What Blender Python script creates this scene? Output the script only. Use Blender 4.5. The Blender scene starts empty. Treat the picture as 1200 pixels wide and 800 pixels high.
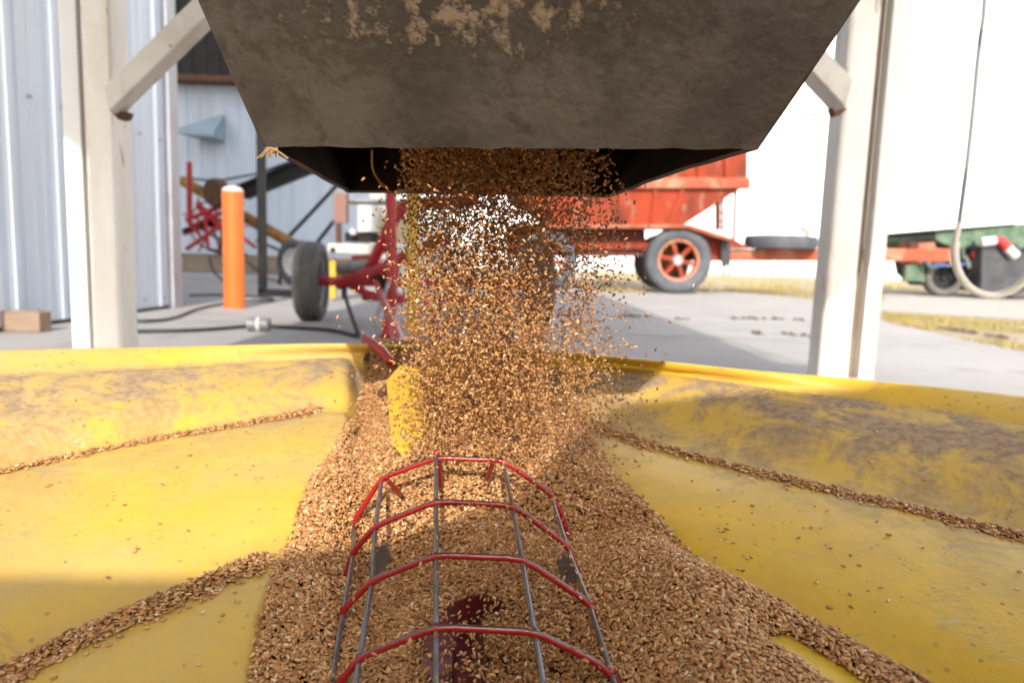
import bpy, math, random
import numpy as np
from mathutils import Vector, Matrix, Euler, noise as mnoise
random.seed(7); rng = np.random.default_rng(11)
scene = bpy.context.scene
COL = scene.collection
R = math.radians
H = 0.52                                   # camera height above the concrete
# ------------------------------------------------------------------ camera
cam_d = bpy.data.cameras.new('camera'); cam = bpy.data.objects.new('camera', cam_d); COL.objects.link(cam)
scene.camera = cam
p_, r_ = math.atan(96/800), R(1.85)
F = Vector((0, math.cos(p_), -math.sin(p_))); U0 = Vector((0, math.sin(p_), math.cos(p_))); R0 = Vector((1, 0, 0))
RT = R0*math.cos(r_) + U0*math.sin(r_); UP = U0*math.cos(r_) - R0*math.sin(r_)
cam.matrix_world = Matrix(((RT.x, UP.x, -F.x, 0), (RT.y, UP.y, -F.y, 0), (RT.z, UP.z, -F.z, H), (0, 0, 0, 1)))
cam_d.lens = 24; cam_d.sensor_width = 36; cam_d.clip_start = 0.02; cam_d.clip_end = 2000
cam_d.dof.use_dof = True; cam_d.dof.focus_distance = 0.64; cam_d.dof.aperture_fstop = 5.4
def ray(px, py):
    return RT*((px-600)/800) - UP*((py-400)/800) + F
def W(px, py, d):                          # a point at distance d ahead
    v = ray(px, py); v = v*(d/v.y); return Vector((v.x, v.y, v.z+H))
def Wz(px, py, z):                         # a point at height z relative to the camera
    v = ray(px, py); v = v*(z/v.z); return Vector((v.x, v.y, v.z+H))
def Gd(px, py, h=0.0): return Wz(px, py, -H+h)

# ------------------------------------------------------------------ materials
MATS = {}
def mat(name, col, rough=0.6, metal=0.0, col2=None, scale=8.0, lo=0.4, hi=0.65, detail=8, stretch=(1,1,1),
        bump=0.0, bscale=60.0, col3=None, scale3=40.0, lo3=0.6, hi3=0.7, sss=0.0, spec=0.5, attr=None, trans=0.0):
    if name in MATS: return MATS[name]
    m = bpy.data.materials.new(name); m.use_nodes = True; nt = m.node_tree; N = nt.nodes; L = nt.links
    b = N['Principled BSDF']
    b.inputs['Roughness'].default_value = rough; b.inputs['Metallic'].default_value = metal
    b.inputs['Specular IOR Level'].default_value = spec
    tc = N.new('ShaderNodeTexCoord'); mp = N.new('ShaderNodeMapping'); mp.inputs['Scale'].default_value = stretch
    L.new(tc.outputs['Object'], mp.inputs['Vector'])
    c = N.new('ShaderNodeRGB'); c.outputs[0].default_value = (*col, 1); cur = c.outputs[0]
    def layer(cur, colx, sc, a, z_, det, dist=0.3):
        n = N.new('ShaderNodeTexNoise'); n.inputs['Scale'].default_value = sc; n.inputs['Detail'].default_value = det
        n.inputs['Roughness'].default_value = 0.62; n.inputs['Distortion'].default_value = dist
        L.new(mp.outputs[0], n.inputs['Vector'])
        r = N.new('ShaderNodeMapRange'); r.inputs['From Min'].default_value = a; r.inputs['From Max'].default_value = z_
        L.new(n.outputs['Fac'], r.inputs['Value'])
        mx = N.new('ShaderNodeMix'); mx.data_type = 'RGBA'
        L.new(r.outputs[0], mx.inputs['Factor']); L.new(cur, mx.inputs['A']); mx.inputs['B'].default_value = (*colx, 1)
        return mx.outputs['Result']
    if col2: cur = layer(cur, col2, scale, lo, hi, detail)
    if col3: cur = layer(cur, col3, scale3, lo3, hi3, 5)
    L.new(cur, b.inputs['Base Color'])
    if bump:
        n = N.new('ShaderNodeTexNoise'); n.inputs['Scale'].default_value = bscale; n.inputs['Detail'].default_value = 6
        L.new(mp.outputs[0], n.inputs['Vector'])
        bp = N.new('ShaderNodeBump'); bp.inputs['Strength'].default_value = bump; bp.inputs['Distance'].default_value = 0.01
        L.new(n.outputs['Fac'], bp.inputs['Height']); L.new(bp.outputs[0], b.inputs['Normal'])
    if sss: b.inputs['Subsurface Weight'].default_value = sss; b.inputs['Subsurface Radius'].default_value = (.03, .015, .004)
    MATS[name] = m; return m
concrete = mat('concrete', (.36,.335,.315), .85, col2=(.30,.285,.275), scale=.9, lo=.35, hi=.7, bump=.25, bscale=90, col3=(.20,.185,.17), scale3=2.6, lo3=.56, hi3=.8)
dirt = mat('dry_dirt', (.31,.24,.165), .95, col2=(.27,.22,.12), scale=.6, lo=.42, hi=.6, bump=.6, bscale=20, col3=(.40,.36,.29), scale3=6, lo3=.55, hi3=.7)
gravel_m = mat('pale_gravel', (.42,.38,.34), .95, col2=(.25,.22,.19), scale=30, lo=.45, hi=.65, bump=.8, bscale=60)
wallm = mat('white_blue_sheet', (.61,.67,.75), .42, col2=(.58,.62,.68), scale=2.2, stretch=(1,1,.2), lo=.45, hi=.75, col3=(.35,.30,.26), scale3=14, lo3=.76, hi3=.8)
whitewall = mat('white_sheet', (.80,.80,.80), .5, col2=(.74,.74,.74), scale=1, lo=.4, hi=.7)
trimm = mat('grey_trim', (.42,.42,.45), .5, col2=(.33,.32,.34), scale=6, stretch=(1,1,.3))
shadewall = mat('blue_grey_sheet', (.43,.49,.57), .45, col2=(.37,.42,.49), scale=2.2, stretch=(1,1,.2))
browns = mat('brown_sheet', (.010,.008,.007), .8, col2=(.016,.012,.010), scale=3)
ventm = mat('vent_paint', (.26,.34,.39), .5, col2=(.22,.29,.33), scale=5)
legm = mat('chipped_white_paint', (.82,.78,.72), .42, col2=(.68,.60,.50), scale=5, stretch=(1,1,.35), lo=.42, hi=.72, col3=(.16,.09,.05), scale3=15, lo3=.63, hi3=.72, bump=.08, bscale=60)
bracem = mat('chipped_cream_paint', (.62,.58,.52), .45, col2=(.48,.42,.35), scale=9, lo=.45, hi=.7, col3=(.18,.10,.05), scale3=30, lo3=.68, hi3=.72)
rustm = mat('rust', (.13,.055,.025), .85, col2=(.06,.03,.02), scale=20)
orange = mat('orange_plastic', (.74,.16,.025), .4, col2=(.68,.14,.022), scale=4)
capm = mat('faded_cap', (.62,.55,.50), .7)
redp = mat('red_paint', (.48,.018,.028), .42, col2=(.30,.02,.02), scale=9, col3=(.22,.10,.07), scale3=22, lo3=.64, hi3=.7)
wagred = mat('wagon_red_paint', (.27,.036,.011), .6, spec=.15, col2=(.13,.024,.012), scale=1.8, lo=.4, hi=.62, stretch=(1,1,.5), col3=(.22,.11,.07), scale3=6, lo3=.56, hi3=.7)
wagfade = mat('wagon_faded_lip', (.27,.070,.038), .7, spec=.15, col2=(.38,.18,.11), scale=2.2, lo=.45, hi=.62, col3=(.30,.12,.07), scale3=8, lo3=.62, hi3=.7)
wagdark = mat('wagon_chassis', (.14,.032,.022), .75, spec=.15, col2=(.10,.05,.04), scale=3)
tyrem = mat('tyre_rubber', (.075,.070,.068), .8, col2=(.14,.125,.11), scale=7, lo=.4, hi=.75, bump=.3, bscale=50)
tyreb = mat('wagon_tyre_rubber', (.055,.060,.070), .75, col2=(.09,.095,.105), scale=4)
rimr = mat('rusty_rim', (.42,.17,.08), .6, col2=(.30,.08,.04), scale=9, col3=(.6,.42,.25), scale3=14, lo3=.58, hi3=.66)
greym = mat('grey_metal', (.30,.30,.30), .5, .3, col2=(.20,.19,.18), scale=12)
blackm = mat('black_rubber', (.018,.018,.02), .55)
blacks = mat('black_steel', (.010,.011,.013), .6, col2=(.020,.018,.016), scale=8, spec=.2)
yellows = mat('rusted_yellow_tube', (.34,.18,.030), .7, spec=.2, col2=(.11,.05,.028), scale=2.5, lo=.42, hi=.6)
cream = mat('cream_paint', (.56,.52,.44), .5, col2=(.58,.53,.44), scale=8)
pinkb = mat('brown_pink_board', (.25,.13,.10), .7)
greenp = mat('green_paint', (.060,.11,.070), .7, spec=.2, col2=(.12,.16,.11), scale=5, lo=.42, hi=.6, col3=(.16,.09,.05), scale3=12, lo3=.6, hi3=.68)
woodm = mat('weathered_timber', (.34,.24,.17), .85, col2=(.22,.15,.10), scale=7, stretch=(.6,.6,9), bump=.3, bscale=30)
hosem = mat('pale_hose', (.55,.50,.42), .5)
bluem = mat('blue_hose', (.05,.09,.20), .5)
whitep = mat('white_plastic', (.55,.54,.51), .45)
steel = mat('scratched_steel', (.30,.29,.29), .32, .85, col2=(.22,.20,.19), scale=60, lo=.45, hi=.65, bump=.15, bscale=300)
hoopm = None
straw = mat('straw', (.30,.18,.08), .8)
grime = mat('grimed_steel', (.050,.041,.030), .55, col2=(.030,.024,.018), scale=7, lo=.35, hi=.62, bump=.3, bscale=90, col3=(.085,.070,.050), scale3=16, lo3=.52, hi3=.72, spec=.4)
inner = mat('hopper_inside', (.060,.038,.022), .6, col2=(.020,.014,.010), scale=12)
binm = mat('bin_galvanised', (.40,.40,.41), .45, .4, col2=(.30,.30,.30), scale=4)
grassm = mat('dry_grass', (.36,.27,.13), .9, spec=.1, col2=(.27,.24,.07), scale=.8, lo=.4, hi=.6)
clodm = mat('dark_clod', (.09,.065,.045), .95, bump=.6, bscale=40)

# worn red rod paint: bare steel where wear has opened the coat
def worn_hoop():
    m = mat('worn_red_rod', (.34,.014,.012), .30, 0.0, bump=.1, bscale=250)
    nt = m.node_tree; N = nt.nodes; L = nt.links; b = N['Principled BSDF']
    g = N.new('ShaderNodeNewGeometry'); s = N.new('ShaderNodeSeparateXYZ'); L.new(g.outputs['Normal'], s.inputs[0])
    n = N.new('ShaderNodeTexNoise'); n.inputs['Scale'].default_value = 55; n.inputs['Detail'].default_value = 5
    a = N.new('ShaderNodeMath'); a.operation = 'ADD'; L.new(s.outputs['Z'], a.inputs[0]); L.new(n.outputs['Fac'], a.inputs[1])
    r = N.new('ShaderNodeMapRange'); r.inputs['From Min'].default_value = 1.10; r.inputs['From Max'].default_value = 1.26
    L.new(a.outputs[0], r.inputs['Value'])
    mx = N.new('ShaderNodeMix'); mx.data_type = 'RGBA'; mx.inputs['A'].default_value = (.34,.014,.012,1); mx.inputs['B'].default_value = (.24,.21,.20,1)
    L.new(r.outputs[0], mx.inputs['Factor']); L.new(mx.outputs['Result'], b.inputs['Base Color']); L.new(r.outputs[0], b.inputs['Metallic'])
    return m
hoopm = worn_hoop()

# the hopper's front: grime plus tan caked dust in a cluster high on the plate
def caked():
    m = mat('caked_steel', (.066,.053,.043), .6, col2=(.030,.023,.018), scale=9, lo=.40, hi=.68, bump=.14, bscale=110, col3=(.030,.021,.014), scale3=24, lo3=.58, hi3=.72, spec=.35)
    nt = m.node_tree; N = nt.nodes; L = nt.links; b = N['Principled BSDF']
    src = b.inputs['Base Color'].links[0].from_socket
    g = N.new('ShaderNodeNewGeometry')
    v = N.new('ShaderNodeTexVoronoi'); v.inputs['Scale'].default_value = 120; v.inputs['Randomness'].default_value = 1
    nz = N.new('ShaderNodeTexNoise'); nz.inputs['Scale'].default_value = 40; nz.inputs['Detail'].default_value = 4
    mixv = N.new('ShaderNodeMix'); mixv.data_type = 'VECTOR'; mixv.inputs['Factor'].default_value = .010
    L.new(g.outputs['Position'], nz.inputs['Vector']); L.new(g.outputs['Position'], mixv.inputs['A']); L.new(nz.outputs['Color'], mixv.inputs['B'])
    L.new(mixv.outputs['Result'], v.inputs['Vector'])
    thr = N.new('ShaderNodeAttribute'); thr.attribute_name = 'cake'
    n2 = N.new('ShaderNodeTexNoise'); n2.inputs['Scale'].default_value = 62; n2.inputs['Detail'].default_value = 7; n2.inputs['Roughness'].default_value = .68
    L.new(g.outputs['Position'], n2.inputs['Vector'])
    k = N.new('ShaderNodeMath'); k.operation = 'MULTIPLY_ADD'; L.new(thr.outputs['Fac'], k.inputs[0]); k.inputs[1].default_value = .34; L.new(n2.outputs['Fac'], k.inputs[2])
    sub = N.new('ShaderNodeMath'); sub.operation = 'MULTIPLY_ADD'; L.new(v.outputs['Distance'], sub.inputs[0]); sub.inputs[1].default_value = -.16; L.new(k.outputs[0], sub.inputs[2])
    r = N.new('ShaderNodeMapRange'); r.inputs['From Min'].default_value = .73; r.inputs['From Max'].default_value = .86
    L.new(sub.outputs[0], r.inputs['Value'])
    mx = N.new('ShaderNodeMix'); mx.data_type = 'RGBA'; L.new(r.outputs[0], mx.inputs['Factor']); L.new(src, mx.inputs['A'])
    mx.inputs['B'].default_value = (.155,.105,.064,1)
    hr = N.new('ShaderNodeMapRange'); hr.inputs['From Min'].default_value = .58; hr.inputs['From Max'].default_value = .74; hr.inputs['To Max'].default_value = .55; L.new(k.outputs[0], hr.inputs['Value'])
    dk = N.new('ShaderNodeMix'); dk.data_type = 'RGBA'; L.new(hr.outputs[0], dk.inputs['Factor']); L.new(src, dk.inputs['A']); dk.inputs['B'].default_value = (.026,.017,.010,1); L.new(dk.outputs['Result'], mx.inputs['A'])
    L.new(mx.outputs['Result'], b.inputs['Base Color'])
    bp = N.new('ShaderNodeBump'); bp.inputs['Strength'].default_value = .4; bp.inputs['Distance'].default_value = .002
    L.new(r.outputs[0], bp.inputs['Height']); old = b.inputs['Normal'].links[0].from_socket; L.new(old, bp.inputs['Normal']); L.new(bp.outputs[0], b.inputs['Normal'])
    return m
cakem = caked()

# dusty yellow polyethylene with scuffs; 'dust' says where dirt has settled
def tubmat():
    m = bpy.data.materials.new('yellow_poly'); m.use_nodes = True; nt = m.node_tree; N = nt.nodes; L = nt.links; b = N['Principled BSDF']
    b.inputs['Roughness'].default_value = .38
    tc = N.new('ShaderNodeTexCoord'); at = N.new('ShaderNodeAttribute'); at.attribute_name = 'dust'
    def nz(s, d=8, dist=0., rough=.6, st=None):
        n = N.new('ShaderNodeTexNoise'); n.inputs['Scale'].default_value = s; n.inputs['Detail'].default_value = d; n.inputs['Distortion'].default_value = dist; n.inputs['Roughness'].default_value = rough
        if st:
            mp = N.new('ShaderNodeMapping'); mp.inputs['Scale'].default_value = st; mp.inputs['Rotation'].default_value = (0,0,.5); L.new(tc.outputs['Object'], mp.inputs['Vector']); L.new(mp.outputs[0], n.inputs['Vector'])
        else: L.new(tc.outputs['Object'], n.inputs['Vector'])
        return n.outputs['Fac']
    def mr(v, a, c, o0=0., o1=1.):
        r = N.new('ShaderNodeMapRange'); r.inputs['From Min'].default_value = a; r.inputs['From Max'].default_value = c; r.inputs['To Min'].default_value = o0; r.inputs['To Max'].default_value = o1
        L.new(v, r.inputs['Value']); return r.outputs[0]
    def mul(a, c):
        k = N.new('ShaderNodeMath'); k.operation = 'MULTIPLY'; L.new(a, k.inputs[0])
        if isinstance(c, float): k.inputs[1].default_value = c
        else: L.new(c, k.inputs[1])
        return k.outputs[0]
    def add(a, c):
        k = N.new('ShaderNodeMath'); k.operation = 'ADD'; k.use_clamp = True; L.new(a, k.inputs[0]); L.new(c, k.inputs[1]); return k.outputs[0]
    def mix(f, a, c):
        x = N.new('ShaderNodeMix'); x.data_type = 'RGBA'; L.new(f, x.inputs['Factor'])
        for s, v in (('A', a), ('B', c)):
            if isinstance(v, tuple): x.inputs[s].default_value = (*v, 1)
            else: L.new(v, x.inputs[s])
        return x.outputs['Result']
    base = mix(mr(nz(5), .35, .65), (.76,.47,.014), (.68,.40,.010))
    film_light = mr(nz(4.5, 6, .5),   .36, .68, .20, .72)                    # thin dust; the vertex weight below adds lit and shaded tone
    af = N.new('ShaderNodeAttribute'); af.attribute_name = 'film_light'; c = mix(mul(film_light, af.outputs['Fac']), base, (.56,.41,.17))
    patch = mr(nz(11, 12, .4, .72), .43, .55)
    d = mul(mul(at.outputs['Fac'], patch), .92)
    d2 = mul(at.outputs['Fac'], .34)
    dust = mix(mr(nz(90, 3), .4, .6), (.38,.265,.155), (.26,.170,.105))
    c = mix(add(d, d2), c, dust)
    sc = mr(nz(30, 3, 2.2, .5, (1, 9, 1)), .69, .73, 0., .55)         # scuffs
    c = mix(sc, c, (.55,.44,.25))
    ln = N.new('ShaderNodeMath'); ln.operation = 'SUBTRACT'; L.new(nz(9, 3, .6, .45, (1,2.4,1)), ln.inputs[0]); ln.inputs[1].default_value = .5
    la = N.new('ShaderNodeMath'); la.operation = 'ABSOLUTE'; L.new(ln.outputs[0], la.inputs[0])
    c = mix(mul(mr(la.outputs[0], .014, .004), mr(nz(6.3), .48, .60, 0., .7)), c, (.38,.27,.13))
    l2 = N.new('ShaderNodeMath'); l2.operation = 'SUBTRACT'; L.new(nz(21, 2, 1.4, .4, (1,3.4,1)), l2.inputs[0]); l2.inputs[1].default_value = .47
    l3 = N.new('ShaderNodeMath'); l3.operation = 'ABSOLUTE'; L.new(l2.outputs[0], l3.inputs[0])
    c = mix(mul(mr(l3.outputs[0], .016, .004), mr(nz(8.7), .52, .60, 0., .6)), c, (.60,.50,.30))
    fl = N.new('ShaderNodeTexVoronoi'); fl.inputs['Scale'].default_value = 75; L.new(tc.outputs['Object'], fl.inputs['Vector'])
    spk = mul(mr(fl.outputs['Distance'], .20, .10), mr(nz(8), .46, .58))
    c = mix(mul(spk, .8), c, (.22,.13,.06))
    L.new(c, b.inputs['Base Color'])
    L.new(mr(add(d, d2), 0, 1, .36, .85), b.inputs['Roughness'])
    bp = N.new('ShaderNodeBump'); bp.inputs['Strength'].default_value = .25; bp.inputs['Distance'].default_value = .002
    L.new(add(nz(160, 4), spk), bp.inputs['Height']); L.new(bp.outputs[0], b.inputs['Normal'])
    b.inputs['Subsurface Weight'].default_value = .25; b.inputs['Subsurface Radius'].default_value = (.05,.03,.004); b.inputs['Subsurface Scale'].default_value = .4
    return m
polym = tubmat()

def kernelmat():
    m = bpy.data.materials.new('wheat_kernel'); m.use_nodes = True; nt = m.node_tree; N = nt.nodes; L = nt.links; b = N['Principled BSDF']
    a = N.new('ShaderNodeAttribute'); a.attribute_name = 'tint'
    L.new(a.outputs['Color'], b.inputs['Base Color']); b.inputs['Roughness'].default_value = .42; b.inputs['Specular IOR Level'].default_value = .45
    return m
kernm = kernelmat()

# ------------------------------------------------------------------ mesh builder
class MB:
    def __init__(s): s.v = []; s.f = []
    def add(s, vs, fs):
        o = len(s.v); s.v += [tuple(v) for v in vs]; s.f += [tuple(i+o for i in f) for f in fs]; return s
    def box(s, c, size, rot=None):
        c = Vector(c); hx, hy, hz = [q/2 for q in size]; M = rot or Matrix.Identity(3)
        vs = [c + M @ Vector((x*hx, y*hy, z*hz)) for z in (-1,1) for y in (-1,1) for x in (-1,1)]
        return s.add(vs, [(0,2,3,1),(4,5,7,6),(0,1,5,4),(2,6,7,3),(0,4,6,2),(1,3,7,5)])
    def bar(s, a, b, w, h=None, up=(0,0,1)):                       # rectangular bar from a to b
        a, b = Vector(a), Vector(b); d = (b-a); L_ = d.length; d.normalize(); u = Vector(up)
        if abs(d.dot(u)) > .98: u = Vector((0,1,0))
        sx = d.cross(u).normalized(); sz = sx.cross(d)
        return s.box((a+b)/2, (w, L_, h or w), Matrix((sx, d, sz)).transposed())
    def tube(s, pts, rad, n=10, closed=False, cap=True):
        pts = [Vector(p) for p in pts]; k = len(pts); rs = rad if isinstance(rad, (list, tuple)) else [rad]*k
        rings = []; prev = None
        for i, p in enumerate(pts):
            t = (pts[(i+1) % k if closed else min(i+1, k-1)] - pts[(i-1) % k if closed else max(i-1, 0)]).normalized()
            if prev is None:
                u = Vector((0,0,1)) if abs(t.z) < .9 else Vector((0,1,0)); a = t.cross(u).normalized()
            else: a = (prev - t*prev.dot(t)).normalized()
            prev = a; b = t.cross(a)
            rings.append([p + (a*math.cos(2*math.pi*j/n) + b*math.sin(2*math.pi*j/n))*rs[i] for j in range(n)])
        vs = [q for r in rings for q in r]; fs = []
        for i in range(k if closed else k-1):
            i2 = (i+1) % k
            for j in range(n): fs.append((i*n+j, i*n+(j+1) % n, i2*n+(j+1) % n, i2*n+j))
        if cap and not closed: fs += [tuple(range(n))[::-1], tuple((k-1)*n+j for j in range(n))]
        return s.add(vs, fs)
    def lathe(s, c, axis, prof, n=40, close=False):                # prof: (radius, offset along axis)
        c = Vector(c); ax = Vector(axis).normalized(); u = Vector((0,0,1)) if abs(ax.z) < .9 else Vector((0,1,0))
        a = ax.cross(u).normalized(); b = ax.cross(a); vs = []; fs = []; k = len(prof)
        for j in range(n):
            t = 2*math.pi*j/n
            for (r, o) in prof: vs.append(c + ax*o + (a*math.cos(t)+b*math.sin(t))*r)
        for j in range(n):
            j2 = (j+1) % n
            for i in range(k-1 if not close else k):
                i2 = (i+1) % k; fs.append((j*k+i, j2*k+i, j2*k+i2, j*k+i2))
        return s.add(vs, fs)
    def prism(s, poly, ext):                                        # polygon of points extruded by vector ext
        poly = [Vector(p) for p in poly]; e = Vector(ext); n = len(poly)
        return s.add(poly + [p+e for p in poly], [tuple(range(n)), tuple(range(2*n-1, n-1, -1))] + [(i, i+n, (i+1) % n + n, (i+1) % n) for i in range(n)])
    def build(s, name, m, parent=None, smooth=False, bevel=0.0, origin=None):
        me = bpy.data.meshes.new(name); me.from_pydata(s.v, [], s.f); me.validate(); me.update()
        if smooth: me.shade_smooth()
        o = bpy.data.objects.new(name, me); COL.objects.link(o); me.materials.append(m)
        if parent is not None:
            o.parent = parent; o.matrix_parent_inverse = parent.matrix_world.inverted()
        if bevel:
            b = o.modifiers.new('bevel', 'BEVEL'); b.width = bevel; b.segments = 2; b.limit_method = 'ANGLE'
        import bmesh
        bm = bmesh.new(); bm.from_mesh(me); bmesh.ops.recalc_face_normals(bm, faces=bm.faces); bm.to_mesh(me); bm.free()
        if smooth:
            try: me.set_sharp_from_angle(angle=R(38))
            except Exception: pass
        return o
def tag(o, label=None, cat=None, group=None, kind=None):
    if label: o['label'] = label
    if cat: o['category'] = cat
    if group: o['group'] = group
    if kind: o['kind'] = kind
    return o
def thing(name, loc, label, cat, group=None):
    o = bpy.data.objects.new(name, None); COL.objects.link(o); o.location = loc; o.empty_display_size = .1
    bpy.context.view_layer.update(); return tag(o, label, cat, group)
def smooth_pts(ctrl, n=14):                                         # Catmull-Rom
    P = [Vector(c) for c in ctrl]; P = [P[0]*2-P[1]] + P + [P[-1]*2-P[-2]]; out = []
    for i in range(1, len(P)-2):
        for k in range(n):
            t = k/n; a, b, c, d = P[i-1:i+3]
            out.append(.5*((2*b)+(c-a)*t+(2*a-5*b+4*c-d)*t*t+(3*b-a-3*c+d)*t**3))
    out.append(P[-2]); return out

# ------------------------------------------------------------------ ground
def sheet(name, pts, z, m, kind='structure'):
    mb = MB(); mb.add([(p[0], p[1], z) for p in pts], [tuple(range(len(pts)))]); o = mb.build(name, m); o['kind'] = kind; return o
sheet('ground', [(-400,-300),(400,-300),(400,700),(-400,700)], -0.012, dirt)
e = [Gd(*q) for q in ((1330,452),(1200,411),(1120,396),(1040,377),(985,362),(950,351),(900,345),(850,341.6),(760,341.5),(600,336))]
ap = [(9,-12)] + [(9,.4)] + [(p.x, p.y) for p in e] + [(-.9, 15.6), (-14, 15.6), (-14,-12)]
sheet('concrete_apron', ap, 0.0, concrete)
gr = [Gd(1030,364), Gd(1200,374), Gd(1500,392), Gd(1500,352), Gd(1200,347), Gd(1040,341)]
sheet('gravel_track', [(p.x, p.y) for p in gr], -0.006, gravel_m)
mb = MB()                                                           # pale filled joint
a, b = Gd(560,386), Gd(850,387)
mb.add([(a.x-3, a.y-.02, .004), (b.x+.3, a.y-.02, .004), (b.x+.3, a.y+.02, .004), (a.x-3, a.y+.02, .004)], [(0,1,2,3)])
mb.build('joint_line', mat('joint_filler', (.50,.49,.47), .8))['kind'] = 'structure'
# dry grass: blades in one mass
def grass():
    V = []; Fc = []
    def blade(x, y, h):
        a = random.uniform(0, 6.28); w = h*.12; dx, dy = math.cos(a)*w, math.sin(a)*w; lx, ly = random.gauss(0, h*.4), random.gauss(0, h*.4)
        o = len(V); V.extend([(x-dx, y-dy, -.01), (x+dx, y+dy, -.01), (x+lx, y+ly, h)]); Fc.append((o, o+1, o+2))
    zones = [((700,345),(960,339),(960,323),(700,321), 4500, .10), ((1035,339),(1300,345),(1300,334),(1035,325), 3000, .12)]
    for *q, n, h in zones:
        P = [Gd(*k) for k in q]
        for i in range(n):
            u, v = random.random(), random.random()**1.5
            p = (P[0]*(1-u)+P[1]*u)*(1-v) + (P[3]*(1-u)+P[2]*u)*v
            if mnoise.noise((p.x*.5, p.y*.3, 0)) > -.15: blade(p.x, p.y, h*random.uniform(.4,1.3))
    P = [Gd(1036,377), Gd(1320,440), Gd(1320,384), Gd(1036,364)]
    for i in range(12000):
        u, v = random.random(), random.random()
        p = (P[0]*(1-u)+P[1]*u)*(1-v) + (P[3]*(1-u)+P[2]*u)*v
        if mnoise.noise((p.x*1.3, p.y*1.1, 3)) > -.05: blade(p.x, p.y, .035*random.uniform(.3,1.2))
    P = [Gd(850,341), Gd(955,350), Gd(955,338), Gd(850,338)]
    for i in range(1500):
        u, v = random.random(), random.random()
        p = (P[0]*(1-u)+P[1]*u)*(1-v) + (P[3]*(1-u)+P[2]*u)*v; blade(p.x, p.y, .06*random.uniform(.3,1.2))
    me = bpy.data.meshes.new('grass'); me.from_pydata(V, [], Fc); o = bpy.data.objects.new('grass', me); COL.objects.link(o); me.materials.append(grassm)
    tag(o, 'dry yellow green grass growing beyond the concrete apron', 'grass', kind='stuff')
grass()
def clods():                                                        # crumbs of dark dirt on the concrete
    mb = MB()
    lines = [((728,371),(762,371),26),((788,374),(804,374),8),((852,373),(945,375),45),((880,390),(895,391),8),((915,391),(945,394),16),((1105,384),(1190,398),60)]
    for a, b, n in lines:
        A, B = Gd(*a), Gd(*b)
        for i in range(n):
            p = A.lerp(B, random.random()) + Vector((random.gauss(0,.03), random.gauss(0,.05), 0)); s = random.uniform(.01,.035)
            vs = [Vector((math.cos(k*1.257)*s*random.uniform(.6,1.3), math.sin(k*1.257)*s*random.uniform(.6,1.3), 0))+p for k in range(5)] + [p+Vector((0,0,s*.7))]
            mb.add([(v.x, v.y, v.z+.002) for v in vs], [(0,1,5),(1,2,5),(2,3,5),(3,4,5),(4,0,5)])
    tag(mb.build('dirt_crumbs', clodm), 'dark dirt crumbs lying in broken rows on the concrete', 'dirt', kind='stuff')
clods()

# ------------------------------------------------------------------ buildings
def profile_wall(mb, origin, along, up_h, length, normal, pitch=.42, rib=.028, ribw=.075, z0=0.03, minor=True, phase=0.):
    o = Vector(origin); al = Vector(along); nn = Vector(normal); pts = []; s = -phase
    pts.append((0,0))
    while s < length:
        for (ds, h) in ((0,0),(.022,rib),(.022+ribw*.5,rib),(.044+ribw*.5,0)):
            if 0 < s+ds < length: pts.append((s+ds, h))
        if minor:
            for q in (.36,.62,.86):
                m0 = s + pitch*q
                for (ds, h) in ((-.02,0),(-.01,.006),(.01,.006),(.02,0)):
                    if 0 < m0+ds < length: pts.append((m0+ds, h))
        s += pitch
    pts.append((length,0)); vs = []; fs = []
    for (a_, h_) in pts:
        b_ = o + al*a_ + nn*h_; vs += [(b_.x, b_.y, z0), (b_.x, b_.y, z0+up_h)]
    for i in range(len(pts)-1): fs.append((2*i, 2*i+2, 2*i+3, 2*i+1))
    mb.add(vs, fs)
XW = -3.02; YE = 6.10; HB = 15.0
t = thing('metal_shed', (XW-4, 0, 0), 'tall pale blue-white ribbed metal shed running along the left side', 'shed')
mb = MB(); profile_wall(mb, (XW, -8, 0), (0,1,0), HB, YE+8-.10, (1,0,0), phase=(-8-4.09) % .42)
mb.build('wall_cladding', wallm, t)
mb = MB(); mb.box((XW-4.05, (YE-8)/2, HB/2), (8, YE+8-.02, HB-.02)); mb.build('shed_body', whitewall, t)
mb = MB(); mb.box((XW-.03, YE-.04, HB/2), (.15, .16, HB)); mb.build('corner_trim', trimm, t, bevel=.006)
for i in range(8):
    for z_ in (.10, 1.42):
        y_ = 3.72 + i*.31; mb = MB(); mb.lathe((XW+.006, y_, z_), (1,0,0), [(0,.012),(.008,.011),(.012,.002),(.016,0)], 8); mb.build('screw', trimm, t)
YF = 16.0
t = thing('machine_shed', (-8, YF, 0), 'shaded white ribbed metal building behind the old auger', 'shed')
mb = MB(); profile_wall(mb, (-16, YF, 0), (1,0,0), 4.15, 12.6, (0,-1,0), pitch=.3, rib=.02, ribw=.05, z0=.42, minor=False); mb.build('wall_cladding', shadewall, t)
mb = MB(); mb.box((-9.7, YF+.28, .2), (12.6, .5, .4)); mb.build('footing', mat('footing_concrete', (.24,.19,.14), .9, col2=(.16,.12,.09), scale=4), t)
mb = MB(); mb.box((-9.7, YF+2.1, 6), (12.6, 4, 12)); mb.build('shed_body', whitewall, t)
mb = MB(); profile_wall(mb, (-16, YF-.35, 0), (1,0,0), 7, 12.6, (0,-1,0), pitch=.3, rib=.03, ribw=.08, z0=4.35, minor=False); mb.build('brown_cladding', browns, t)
mb = MB(); mb.box((-9.7, YF-.2, 4.27), (12.6, .46, .12)); mb.build('eave_beam', rustm, t)
c = W(222,160,YF); c2 = W(264,135,YF); w_ = .62
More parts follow.
